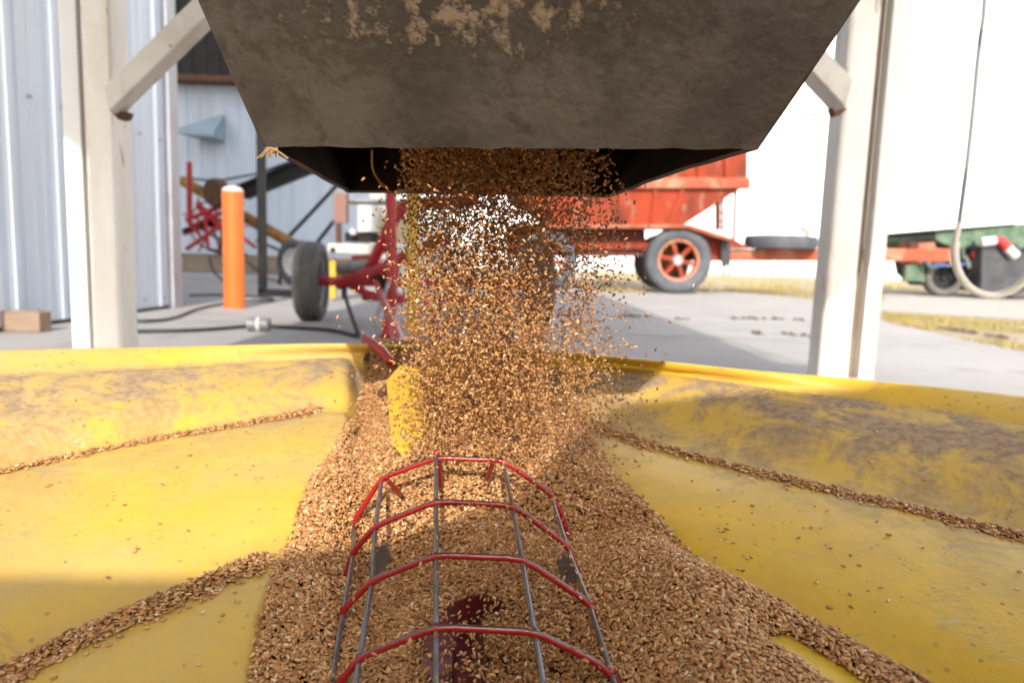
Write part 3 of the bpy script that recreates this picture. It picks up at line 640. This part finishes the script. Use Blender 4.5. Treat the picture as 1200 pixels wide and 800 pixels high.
# ------------------------------------------------------------------ the yellow tub
Nth = 1440
th = np.linspace(-math.pi, math.pi, Nth, endpoint=False)
def ringcurve(px, hidden, sg=6):
    P = [Wz(a, b, z) for a, b, z in px] + [Vector((x, y, z+H)) for x, y, z in hidden]
    q = sorted((math.atan2(p.x, p.y), math.hypot(p.x, p.y), p.z) for p in P)
    A = np.array([k[0] for k in q]); Rr = np.array([k[1] for k in q]); Z = np.array([k[2] for k in q])
    A3 = np.concatenate([A-2*math.pi, A, A+2*math.pi])
    r = np.interp(th, A3, np.tile(Rr, 3)); z = np.interp(th, A3, np.tile(Z, 3))
    k = np.exp(-.5*(np.arange(-4*sg, 4*sg+1)/sg)**2); k /= k.sum()
    f = lambda v: np.convolve(np.concatenate([v[-4*sg:], v, v[:4*sg]]), k, 'valid')
    return f(r), f(z)
zr = -.16
rim = ringcurve([(0,410,zr),(150,407,zr),(270,404,zr),(400,402,zr),(440,403,zr),(560,407,zr),(660,414,zr),(760,424,zr),(880,436,zr),(1013,446,zr),(1200,463,zr)],
      [(-1.0,.70,zr),(-1.12,.35,zr),(-1.05,-.1,zr),(-.8,-.42,zr),(-.3,-.52,zr),(.3,-.52,zr),(.8,-.42,zr),(1.02,-.05,zr),(1.02,.3,zr)], 10)
zl = -.183
lip = ringcurve([(0,436,zl),(200,425,zl),(400,415,zl),(560,418,zl),(660,427,zl),(900,455,zl),(1200,491,zl)],
      [(-.95,.68,zl),(-1.08,.34,zl),(-1.01,-.1,zl),(-.77,-.38,zl),(-.3,-.48,zl),(.3,-.48,zl),(.77,-.38,zl),(.98,-.05,zl),(.98,.28,zl)], 10)
fold = ringcurve([(0,512,-.235),(200,478,-.225),(370,455,-.215),(560,455,-.212),(700,466,-.215),(950,512,-.218),(1200,572,-.235)],
      [(-.80,.55,-.235),(-.9,.3,-.235),(-.85,-.1,-.235),(-.65,-.3,-.235),(0,-.4,-.235),(.65,-.3,-.235),(.85,-.05,-.235),(.8,.2,-.235)], 8)
led1 = ringcurve([(0,552,-.268),(160,517,-.255),(370,482,-.238),(560,485,-.235),(690,497,-.236),(800,530,-.243),(950,567,-.250),(1100,602,-.258),(1200,628,-.263)],
      [(-.72,.48,-.27),(-.8,.2,-.27),(-.76,-.1,-.27),(-.6,-.26,-.27),(0,-.34,-.27),(.6,-.26,-.27),(.74,-.05,-.27),(.70,.2,-.268)], 6)
led2 = ringcurve([(-120,850,-.328),(0,792,-.322),(150,722,-.308),(310,652,-.296),(450,628,-.296),(560,610,-.30),(700,625,-.296),(800,668,-.294),(860,694,-.297),(960,745,-.302),(1070,800,-.308)],
      [(-.50,.25,-.34),(-.52,0,-.34),(-.35,-.18,-.34),(0,-.22,-.34),(.35,-.18,-.34),(.46,.0,-.33),(.40,.2,-.32)], 8)
nr = 10
curves = [rim, lip, fold, led1, led2]
px2th = lambda px, py=450: math.atan2(ray(px,py).x, ray(px,py).y)
# rows: (weight between curves) with bulges so slopes are convex and meet the ledges in a soft channel
rows_r = []; rows_z = []; rowdust = []
def addrow(r, z, d): rows_r.append(r); rows_z.append(z); rowdust.append(d)
rr, rz = rim
addrow(rr+.020, rz-.33, 0); addrow(rr+.020, rz-.055, 0); addrow(rr+.019, rz-.012, .0); addrow(rr+.014, rz-.002, .0); addrow(rr+.004, rz+.001, .05); addrow(rr-.006, rz-.001, .05)
lr, lz_ = lip
addrow(rr*.35+lr*.65-.001, rz*.35+lz_*.65+.002, .05); addrow(lr, lz_, .3); addrow(lr-.006, lz_-.003, .8)
fr, fz = fold
for k in (.12,.25,.4,.55,.7,.85,1.0):
    addrow(lr+(fr-lr)*k, lz_+(fz-lz_)*k+.010*math.sin(math.pi*k)*(1-k*.4), .95 if k < .8 else .75)
r1, z1 = led1
for k in (.2,.4,.6,.75,.88,1.0): addrow(fr+(r1-fr)*k, fz+(z1-fz)*k-.015*math.sin(math.pi*k), .60 if k < .9 else .25)
r2, z2 = led2
for k in np.linspace(0,1,16)[1:]:
    addrow(r1+(r2-r1)*k, z1+(z2-z1)*(k**1.15)+.012*math.sin(math.pi*min(1,k*1.0))*(1-.3*k) - .016*math.exp(-((k-.93)/.07)**2)*(1 if k < 1 else .5), .62*math.exp(-k*3.2)+.10)
for k in np.linspace(0,1,12)[1:]:
    k = float(k); addrow(r2*(1-k), (z2)*(1-k)+(H-.375)*k + .012*math.sin(math.pi*k)*(1-k), .08)
RR = np.array(rows_r); ZZ = np.array(rows_z); DD = np.array(rowdust)[:, None]*np.ones((1, Nth))
# the left leaf ends in a step; the back leaf lies lower
s0, s1 = px2th(414), px2th(650)
S = 1/(1+np.exp(-(th-s0)/.004)) * 1/(1+np.exp((th-s1)/.03))
iA = 8
for i in range(iA, len(rows_r)):
    wgt = min(1, (i-iA+1)/4) * (1 if i < len(rows_r)-12 else max(0, 1-(i-(len(rows_r)-12))/5))
    ZZ[i] -= .046*wgt*S
dy = np.array([[mnoise.noise((RR[i,j]*math.sin(th[j])*2.2, RR[i,j]*math.cos(th[j])*2.2, 5.)) for j in range(0, Nth, 4)] for i in range(len(rows_r))])
dy = np.repeat(dy, 4, axis=1); k = np.ones(9)/9
dy = np.array([np.convolve(np.concatenate([q[-4:], q, q[:4]]), k, 'valid') for q in dy]); dy[:8] *= .4
ZZ += dy*.009
X = RR*np.sin(th)[None]; Y = RR*np.cos(th)[None]
ZZ -= .080*np.exp(-((X+.035)/.145)**6)/(1+np.exp((Y-.76)/.02))*np.where(Y > -.1, 1, 0)
# dust patches are much stronger on the upper slope at the right and back, lighter at the left
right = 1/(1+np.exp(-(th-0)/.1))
DD = DD*(0.80+.2*right)
def gridmesh(name, X, Y, Z, m, parent=None, wrap=True):
    nrw, nc = X.shape; V = np.stack([X, Y, Z], -1).reshape(-1,3).astype(np.float32)
    j = np.arange(nc) if wrap else np.arange(nc-1); i = np.arange(nrw-1); I, J = np.meshgrid(i, j, indexing='ij'); J2 = (J+1) % nc
    Fq = np.stack([I*nc+J, I*nc+J2, (I+1)*nc+J2, (I+1)*nc+J], -1).reshape(-1,4)
    me = bpy.data.meshes.new(name); me.vertices.add(len(V)); me.vertices.foreach_set('co', V.ravel())
    me.loops.add(Fq.size); me.loops.foreach_set('vertex_index', Fq.ravel().astype(np.int32))
    me.polygons.add(len(Fq)); me.polygons.foreach_set('loop_start', np.arange(0, Fq.size, 4, dtype=np.int32))
    me.update(calc_edges=True); me.shade_smooth(); me.materials.append(m)
    o = bpy.data.objects.new(name, me); COL.objects.link(o)
    if parent: o.parent = parent; o.matrix_parent_inverse = parent.matrix_world.inverted()
    return o
tub = thing('grain_tub', (0,.4,0), 'wide yellow plastic intake tub catching the falling wheat', 'tub')
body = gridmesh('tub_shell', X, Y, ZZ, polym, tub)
at = body.data.attributes.new('dust', 'FLOAT', 'POINT'); at.data.foreach_set('value', DD.ravel().astype(np.float32))
fm = np.ones_like(DD)*(1.05-.62*right)[None]; at = body.data.attributes.new('film_light', 'FLOAT', 'POINT'); at.data.foreach_set('value', fm.ravel().astype(np.float32))  # dust weight also carries light: paler on the sunlit left, weaker at shaded right
def tubz(x, y):                                                     # height of the shell under a point
    a = np.arctan2(x, y); r = np.hypot(x, y); jf = (a+math.pi)/(2*math.pi)*Nth; j = np.floor(jf).astype(int) % Nth
    out = np.empty_like(r)
    RRj = RR[4:, j]; ZZj = ZZ[4:, j]
    k = np.clip((RRj > r[None]).sum(0), 1, RRj.shape[0]-1); n_ = np.arange(len(r))
    ra, rb2 = RRj[k-1, n_], RRj[k, n_]; t_ = np.clip((ra-r)/np.maximum(ra-rb2, 1e-6), 0, 1)
    return ZZj[k-1, n_]*(1-t_)+ZZj[k, n_]*t_
flapm = mat('flap_yellow', (.56,.33,.022), .5, spec=.3, col2=(.42,.25,.04), scale=14, col3=(.30,.20,.10), scale3=30, lo3=.58, hi3=.68)
# folded yellow flap with its red strap at the back corner, seen through the stream
P = [W(452,446,.92), W(468,428,.93), W(494,432,.92), W(500,494,.87), W(536,532,.84), W(520,572,.80), W(488,560,.81), W(458,518,.84)]
mb = MB(); mb.prism(P, (.004,.012,0)); mb.build('hinge_flap', flapm, tub, bevel=.002)
mb = MB(); mb.prism([W(500,430,1.06), W(545,420,1.06), W(548,520,1.0), W(502,500,1.0)], (.0,.01,0)); mb.build('back_flap', flapm, tub, bevel=.003)
mb = MB(); mb.tube(smooth_pts([W(428,398,1.26), W(446,410,1.2), W(458,424,1.16)], 6), .009, 8); mb.build('red_strap', redp, tub)
mb = MB(); mb.tube([W(500,402,1.25), W(482,430,1.1), W(452,455,1.0), W(446,462,.98)], .006, 8); mb.build('latch_rod', rustm, tub)

# ------------------------------------------------------------------ wheat
def kernels(name, pos, rot, size, label, shadeoff=0., seg=7):
    n = len(pos)
    prof = [(-1.0,.0),(-.82,.50),(-.35,.95),(.25,1.0),(.75,.62),(1.0,.0)]
    tv = [(prof[0][0],0,0)]
    for (x, r) in prof[1:-1]:
        for k in range(seg):
            a = 2*math.pi*k/seg; rr_ = r*(.62 if k == 0 else 1.0); tv.append((x, rr_*math.sin(a), -rr_*math.cos(a)*.9))
    tv.append((prof[-1][0],0,0)); tv = np.array(tv, np.float32)*np.array([.5,.5,.5]); nv = len(tv); nrg = len(prof)-2
    q = []; t3 = []
    for i in range(nrg-1):
        for k in range(seg): q.append((1+i*seg+k, 1+i*seg+(k+1) % seg, 1+(i+1)*seg+(k+1) % seg, 1+(i+1)*seg+k))
    for k in range(seg):
        t3.append((0, 1+(k+1) % seg, 1+k)); t3.append((nv-1, 1+(nrg-1)*seg+k, 1+(nrg-1)*seg+(k+1) % seg))
    q = np.array(q); t3 = np.array(t3)
    V = np.einsum('nij,nkj->nki', rot, tv[None]*size[:, None, :]) + pos[:, None, :]
    off = (np.arange(n)*nv)[:, None, None]
    loops = np.concatenate([(q[None]+off).reshape(n, -1), (t3[None]+off).reshape(n, -1)], 1)
    lens = np.concatenate([np.full(len(q), 4), np.full(len(t3), 3)]); lt = np.tile(lens, n)
    me = bpy.data.meshes.new(name); me.vertices.add(n*nv); me.vertices.foreach_set('co', V.astype(np.float32).ravel())
    me.loops.add(loops.size); me.loops.foreach_set('vertex_index', loops.ravel().astype(np.int32))
    me.polygons.add(len(lt)); st = np.concatenate([[0], np.cumsum(lt)[:-1]]).astype(np.int32); me.polygons.foreach_set('loop_start', st)
    me.update(calc_edges=True); me.shade_smooth(); me.materials.append(kernm)
    base = np.array([[.40,.195,.068],[.47,.25,.095],[.31,.135,.042],[.56,.34,.16],[.36,.165,.055]])
    w = rng.choice(5, n, p=[.31,.26,.15,.15,.13]); c = base[w]*rng.uniform(.78,1.22,(n,1))
    if 'falling' in name: c = c*np.array([1.0,.93,.82])
    else: c = c*1.12
    pale = rng.random(n) < (.16 if 'stray' in name else .05 if 'ledge' in name else .02); c[pale] = [.66,.52,.34]
    C = np.ones((n, nv, 4), np.float32); C[:, :, :3] = c[:, None, :]; C[:, 0, :3] *= .45; C[:, -1, :3] = C[:, -1, :3]*.8+.04   # dark germ, pale brush
    ca = me.attributes.new('tint', 'FLOAT_COLOR', 'POINT'); ca.data.foreach_set('color', C.ravel())
    o = bpy.data.objects.new(name, me); COL.objects.link(o); tag(o, label, 'wheat', kind='stuff'); return o
def rots(n, flat=None, normals=None):
    # random orientations; flat: long axis near the local surface
    if normals is None:
        q = rng.normal(size=(n,4)); q /= np.linalg.norm(q, axis=1)[:, None]; w, x, y, z = q.T
        return np.stack([np.stack([1-2*(y*y+z*z),2*(x*y-z*w),2*(x*z+y*w)],-1),np.stack([2*(x*y+z*w),1-2*(x*x+z*z),2*(y*z-x*w)],-1),np.stack([2*(x*z-y*w),2*(y*z+x*w),1-2*(x*x+y*y)],-1)],1)
    a = rng.uniform(0, 2*math.pi, n); up = normals; tmp = np.stack([np.cos(a), np.sin(a), rng.normal(0, flat, n)], -1)
    ex = tmp - up*(tmp*up).sum(1)[:, None]*(1-np.minimum(1, np.abs(rng.normal(0, flat, n))))[:, None]; ex /= np.linalg.norm(ex, axis=1)[:, None]
    b = rng.uniform(0, 2*math.pi, n); v = up + rng.normal(0, .5, (n,3)); ey = np.cross(v, ex); ey /= np.linalg.norm(ey, axis=1)[:, None]; ez = np.cross(ex, ey)
    return np.stack([ex, ey, ez], -1)
def sizes(n, k=1.0):
    L_ = rng.normal(.0057, .00045, n)*k; Wd = L_*rng.normal(.49, .035, n); return np.stack([L_, Wd, Wd*rng.uniform(.85,1.0,n)], -1)

# the heap: outline on the ground plan, thickness grows inward
outline = [(432,424),(428,450),(412,492),(388,530),(362,560),(348,605),(325,655),(300,740),(285,840),(280,960),(520,1100),(900,1100),(1000,900),
           (985,806),(930,768),(903,752),(899,742),(925,740),(990,778),(1040,812),(1200,900),(1240,895),(1076,797),(990,752),(905,706),(850,678),(800,638),(760,592),(720,553),(690,505),(660,470),(650,430),(560,412)]
zo = lambda y: -.185 if y < 440 else max(-.33, -.185 - (y-440)*.00042) 
def ontub(a, b, lift=.004, z=-.25):                                 # where the shell lies under this direction
    for _ in range(14):
        p = Wz(a, b, z); z = z*.4+.6*(float(tubz(np.array([p.x]), np.array([p.y]))[0])-H+lift)
    return Wz(a, b, z)
OL = np.array([[*ontub(a, b).xy] for a, b in outline])
def inside_dist(x, y):
    n = len(OL); ins = np.zeros(len(x), bool); dm = np.full(len(x), 9.)
    for i in range(n):
        x1, y1 = OL[i]; x2, y2 = OL[(i+1) % n]
        with np.errstate(divide='ignore', invalid='ignore'):
            c = ((y1 > y) != (y2 > y)) & (x < (x2-x1)*(y-y1)/(y2-y1)+x1)
        ins ^= c; t_ = np.clip(((x-x1)*(x2-x1)+(y-y1)*(y2-y1))/((x2-x1)**2+(y2-y1)**2+1e-12), 0, 1)
        dm = np.minimum(dm, np.hypot(x-(x1+t_*(x2-x1)), y-(y1+t_*(y2-y1))))
    return np.where(ins, dm, -dm)
def heapz(x, y):
    d = inside_dist(x, y); base = tubz(x, y)
    plane = H-.372+.165*y + .006*np.sin(x*23+1)*np.cos(y*19)
    mound = .045*np.exp(-((x+.0)/.16)**2-((y-.92)/.16)**2)
    hol = .095*np.exp(-((x-.004)/.056)**4)*(1/(1+np.exp((y-.585)/.012))) + .060*np.exp(-((x+.024)/.158)**4)*(1/(1+np.exp((y-.78)/.025)))
    plane = plane + .030*np.exp(-((x-.20)/.09)**2-((y-.68)/.12)**2)
    top = plane + mound - hol
    rise = base + .0015 + .62*np.maximum(d, 0) - .02*np.maximum(d-.08,0)
    h = np.minimum(top, rise); s = .006
    h = -s*np.log(np.exp(-(top-h)/s)+np.exp(-(rise-h)/s)) + h + s*.3
    return np.where(d > 0, np.maximum(h, base+.001), base-.01), d
gx = np.linspace(-.52,.62,230); gy = np.linspace(.16,1.28,230); GX, GY = np.meshgrid(gx, gy)
gz, gd = heapz(GX.ravel(), GY.ravel()); gz = gz.reshape(GX.shape)
kk = np.exp(-.5*(np.arange(-12,13)/3.2)**2); inm = (gd.reshape(GX.shape) > 0).astype(float)
blur = lambda A: np.apply_along_axis(lambda q: np.convolve(q, kk, 'same'), 0, np.apply_along_axis(lambda q: np.convolve(q, kk, 'same'), 1, A))
gb = blur(gz*inm)/np.maximum(blur(inm), 1e-6); wq = np.clip(gd.reshape(GX.shape)/.03, 0, 1); gz = gz*(1-wq)+gb*wq
base_g = tubz(GX.ravel(), GY.ravel()).reshape(GX.shape); gz = np.where(inm > 0, np.maximum(gz, base_g+.001), gz)
raw_heapz = heapz
def heapz(x, y):                                                    # read back from the settled grid
    d = inside_dist(x, y); fx = np.clip((x-gx[0])/(gx[1]-gx[0]), 0, 228.999); fy = np.clip((y-gy[0])/(gy[1]-gy[0]), 0, 228.999)
    i, j = fx.astype(int), fy.astype(int); u, v = fx-i, fy-j
    z = (gz[j,i]*(1-u)+gz[j,i+1]*u)*(1-v)+(gz[j+1,i]*(1-u)+gz[j+1,i+1]*u)*v
    return np.where(d > .012, z, raw_heapz(x, y)[0]), d
dzx = np.gradient(gz, gx, axis=1); dzy = np.gradient(gz, gy, axis=0)
def hsample(n):
    P_ = []; tot = 0
    while tot < n:
        m = n*3; y = .16+ (1.12)*rng.random(m); x = rng.uniform(-.52,.62,m); z, d = heapz(x, y)
        k = (d > .0005) & (rng.random(m) < np.clip((.62/np.maximum(y,.3))**.7, .5, 1)); P_.append(np.stack([x, y, z], -1)[k]); tot += k.sum()
    return np.concatenate(P_)[:n]
# core surface below the loose kernels, coloured dark as the shadow between them
hc = gridmesh('wheat_heap', GX, GY, np.where(gd.reshape(GX.shape) > 0, gz-.0050, gz-.03), mat('wheat_core_shade', (.10,.045,.018), .9, col2=(.05,.022,.010), scale=300, lo=.4, hi=.6), wrap=False)
import bmesh
_bm = bmesh.new(); _bm.from_mesh(hc.data); _bm.verts.ensure_lookup_table(); _df = gd.ravel()
bmesh.ops.delete(_bm, geom=[_bm.verts[i] for i in range(len(_df)) if _df[i] < -.006], context='VERTS'); _bm.to_mesh(hc.data); _bm.free()
hc['kind'] = 'stuff'; tag(hc, 'heap of wheat filling the middle of the yellow tub', 'wheat')
nH = 105000
hp = hsample(nH)
ix = np.clip(np.searchsorted(gx, hp[:,0]), 0, 229); iy = np.clip(np.searchsorted(gy, hp[:,1]), 0, 229)
nm = np.stack([-dzx[iy,ix], -dzy[iy,ix], np.ones(nH)], -1); nm /= np.linalg.norm(nm, axis=1)[:, None]
nm = np.where(nm[:, 2:3] < .5, np.array([[0,0,1.]]), nm)
hp = hp + nm*rng.uniform(-.0035,.0028,nH)[:, None]
kh = kernels('wheat_kernels', hp, rots(nH, .35, nm), sizes(nH), 'loose wheat kernels covering the heap')
for a_ in ('category', 'label'): del kh[a_]
kh.parent = hc; 
# rows of grain caught on the two ledges, and single kernels on the plastic
def ledge(name, pxs, sd, n, label, zoff=.0015, layers=.006):
    pts = smooth_pts([Vector((a, b, 0)) for a, b, *_ in pxs], 12); ws = np.interp(np.linspace(0,1,len(pts)), np.linspace(0,1,len(pxs)), [q[2] for q in pxs])
    idx = rng.uniform(0, len(pts)-1.001, n); i0 = idx.astype(int); f = idx-i0
    P_ = np.array([[*ontub(p.x, p.y, .003)] for p in pts])
    c = P_[i0]*(1-f)[:,None]+P_[i0+1]*f[:,None]; g = rng.normal(0,1,(n,2)); g = np.clip(g, -3, 3)*(.75+.5*np.array([mnoise.noise((float(q)*.5, sd*900, 0))+.5 for q in idx]))[:,None]*sd*ws[i0][:,None]
    x, y = c[:,0]+g[:,0], c[:,1]+g[:,1]; z = tubz(x, y)+zoff+rng.random(n)*layers*np.exp(-(g**2).sum(1)/(2*(sd*ws[i0])**2+1e-9))*ws[i0]
    kernels(name, np.stack([x,y,z],-1), rots(n, .22, np.tile([[0,0,1.]], (n,1))), sizes(n), label)
LEDGE_CH = 1
ledge('ledge_wheat', [(-60,566,1,-.268),(0,552,1,-.268),(160,517,1,-.255),(280,497,1.1,-.247),(340,486,1.5,-.24),(372,480,1.2,-.238)], .0042, 1500, 'thin line of wheat along the upper left ledge of the tub')
ledge('ledge_wheat', [(-60,820,1.0,-.325),(0,792,1.1,-.322),(80,752,1.2,-.315),(150,722,1.2,-.308),(240,684,1.3,-.302),(305,655,1.3,-.296)], .0075, 3000, 'thick line of wheat along the lower left ledge of the tub', layers=.009)
ledge('ledge_wheat', [(660,488,1.6,-.235),(700,500,1.5,-.236),(800,530,1.2,-.243),(950,567,1.1,-.250),(1100,602,1.1,-.258),(1230,636,1,-.264)], .0060, 2600, 'line of wheat and chaff along the right ledge of the tub')
n = 3400
x = np.concatenate([rng.uniform(-.9,-.15,n//3), rng.uniform(.1,.85,n-n//3)]); y = rng.uniform(.3,1.2,n); d = inside_dist(x, y)
k = (d < -.001) & (rng.random(n) < np.exp(d*9)+.10) & (np.array([mnoise.noise((a*9, b*9, 2)) for a, b in zip(x, y)]) > rng.uniform(-.5,.25,n)) & (np.hypot(x,y) < np.interp(np.arctan2(x,y), th, lip[0])-.03)
x, y = x[k], y[k]; n = len(x); kernels('stray_wheat', np.stack([x, y, tubz(x, y)+.0016], -1), rots(n, .1, np.tile([[0,0,1.]], (n,1))), sizes(n,.95)*np.where(rng.random(n) < .5, rng.uniform(.25,.7,n), 1.)[:,None], 'single wheat kernels scattered over the bare yellow plastic')

# the falling stream
def stream(n):
    out = []
    for i in range(n):
        pass
    s = rng.random(n)                                               # 0 top, 1 bottom
    ztop, zbot = H+.30, H-.235
    z = ztop+(zbot-ztop)*(s**.92)
    fall = (ztop-z)
    cx = -.040+.010*fall; cy = .84+.05*fall
    core = rng.random(n) < .70
    sx = np.where(core, .060-.034*fall, .046+.034*fall); sy = np.where(core, .045+.03*fall, .070+.08*fall)
    x = cx + np.where(core, rng.uniform(-1.8,1.8,n)*sx+rng.normal(0,.011,n), rng.normal(0,1,n)*sx); y = cy+np.clip(rng.normal(0,1,n),-1.8,1.8)*sy
    # skew to the right, as the photograph's veil
    veil = rng.random(n) < .10; x = np.where(veil, .06+np.abs(rng.normal(0,.045,n))*(.4+fall*1.3), x)
    # clumping
    keep = np.array([mnoise.noise((a*26, b*26, c*9)) for a, b, c in zip(x, y, z)]) > rng.uniform(-.95,.02,n)
    keep &= (x > -.150-.12*np.maximum(fall-.25,0)) | (rng.random(n) < .25)
    lim = (z > H+.10) & ((x < -.165) | (x > .115))
    keep &= ~lim
    return np.stack([x, y, z], -1)[keep]
sp_ = stream(46000)
ms = 4200; xs_ = rng.normal(.0,.04,ms); ys_ = rng.uniform(.36,.66,ms); zs_ = heapz(xs_, ys_)[0]+rng.random(ms)**1.2*.10
sp_ = np.concatenate([sp_, np.stack([xs_, ys_, zs_], -1)]); n = len(sp_)
fs_ = sizes(n, .90); fl_ = rng.random(n) < .16; fs_[fl_] *= rng.uniform(.22,.5,(int(fl_.sum()),1))
kernels('falling_wheat', sp_, rots(n), fs_, 'wheat kernels falling in a dense stream from the bin mouth')

# ------------------------------------------------------------------ auger guard
cage = thing('auger_guard', (0,.6,.1), 'red and bare steel rod guard over the auger intake', 'auger guard')
dh = [.735,.645,.575,.503]
hoops = [[(402,684),(414,612),(447,560),(511,536),(590,539),(646,579),(659,605),(672,650)],
         [(398,700),(414,646),(440,616),(511,587),(601,592),(665,639),(684,690),(690,715)],
         [(386,775),(402,714),(436,680),(511,650),(612,654),(691,706),(712,762),(716,790)],
         [(378,826),(421,770),(511,734),(627,740),(702,777),(734,810),(748,860)]]
def rounded(P, r=.16):
    out = [P[0]]
    for i in range(1, len(P)-1):
        a, b, c = P[i-1], P[i], P[i+1]
        p, q = b.lerp(a, r), b.lerp(c, r); out += [p, (p+q)/4+b/2, q]
    return out+[P[-1]]
for h, d in zip(hoops, dh):
    mb = MB(); mb.tube(rounded([W(a, b, d) for a, b in h]), .0030, 10); mb.build('hoop', hoopm, cage, smooth=True)
bars = [[(414,612),(414,646),(402,714),(388,800)], [(447,560),(440,616),(436,680),(421,770)], [(511,530),(511,587),(511,650),(511,734)], [(590,539),(601,592),(612,654),(627,740)], [(646,579),(665,639),(691,706),(716,785)]]
for b_ in bars:
    P = [W(x_, y_+3, d+.002) for (x_, y_), d in zip(b_, dh)]; P.append(P[-1]+(P[-1]-P[-2])*1.2)
    mb = MB(); mb.tube(P, .0024, 8); mb.build('bar', steel, cage, smooth=True)
for b_ in bars:
    for (x_, y_), d in zip(b_, dh):
        c = W(x_, y_+1.5, d); mb = MB(); mb.lathe(c+Vector((0,.001,-.0038)), (.1,.2,1), [(0,0),(.0030,.0012),(.0041,.0036),(.0032,.0062),(0,.0074)], 9); mb.build('weld', hoopm, cage, smooth=True)
for a, b in (((454,562),(468,577)), ((578,541),(570,562)), ((515,540),(516,570))):
    mb = MB(); mb.tube([W(*a,.735), W(*b,.76)], .0028, 8); mb.build('stub', hoopm, cage, smooth=True)
for q in ([(446,640),(452,638),(458,655),(450,668),(440,672),(438,652)], [(652,655),(668,648),(676,678),(664,684),(655,672)]):
    mb = MB(); mb.prism([W(a, b, .62) for a, b in q], (0,.004,.001)); mb.build('side_plate', steel, cage)
# auger screw and its trough inside the guard
scr = thing('auger_screw', (0,.45,.1), 'dark red auger flighting turning inside the rod guard', 'auger screw')
ca_, cb_ = W(566,800,.46)+Vector((0,-.10,-.045)), W(545,640,.66)+Vector((0,.04,-.055))
mb = MB(); mb.tube([ca_, cb_], .014, 14); mb.build('shaft', mat('dark_red_steel', (.12,.008,.010), .4, .2, col2=(.05,.01,.01), scale=40), scr, smooth=True)
ax = (cb_-ca_).normalized(); ua = ax.cross(Vector((0,0,1))).normalized(); ub = ax.cross(ua); vs = []; fs = []; L_ = (cb_-ca_).length; nn = 110
for i in range(nn+1):
    a = i/nn*2*math.pi*2.6; c = ca_+ax*L_*i/nn; dv = ua*math.cos(a)+ub*math.sin(a); vs += [c+dv*.013, c+dv*.040, c+dv*.040+ax*.003, c+dv*.013+ax*.003]
for i in range(nn):
    for k in range(4): fs.append((i*4+k, i*4+(k+1) % 4, (i+1)*4+(k+1) % 4, (i+1)*4+k))
mb = MB(); mb.add(vs, fs); mb.build('flighting', mat('dark_red_steel', (.20,.012,.014), .35, .2), scr, smooth=True)

# ------------------------------------------------------------------ light
SUN_EL = 33.0
w = bpy.data.worlds.new('World'); scene.world = w; w.use_nodes = True; N = w.node_tree.nodes; L = w.node_tree.links
sky = N.new('ShaderNodeTexSky'); sky.sky_type = 'NISHITA'; sky.sun_disc = False; sky.sun_elevation = R(SUN_EL); sky.sun_rotation = R(180); sky.air_density = 1.2; sky.dust_density = 3.0
bg = N['Background']; hs = N.new('ShaderNodeHueSaturation'); hs.inputs['Saturation'].default_value = .45; L.new(sky.outputs[0], hs.inputs['Color']); L.new(hs.outputs[0], bg.inputs['Color']); bg.inputs['Strength'].default_value = .15
sd = bpy.data.lights.new('sun', 'SUN'); sd.energy = 2.0; sd.angle = R(.6); sd.color = (1,.95,.88)
so = bpy.data.objects.new('sun', sd); COL.objects.link(so)
az = R(1.0)                                                          # sun a touch to the right of straight behind
to_sun = Vector((math.sin(az)*math.cos(R(SUN_EL)), -math.cos(az)*math.cos(R(SUN_EL)), math.sin(R(SUN_EL))))
so.rotation_euler = to_sun.to_track_quat('Z', 'Y').to_euler(); so.location = (0,-20,20)
vs_ = scene.view_settings; vs_.view_transform = 'Standard'; vs_.look = 'None'; vs_.gamma = 1; vs_.use_curve_mapping = False; vs_.exposure = 1.42
scene.cycles.max_bounces = 8; scene.cycles.diffuse_bounces = 4
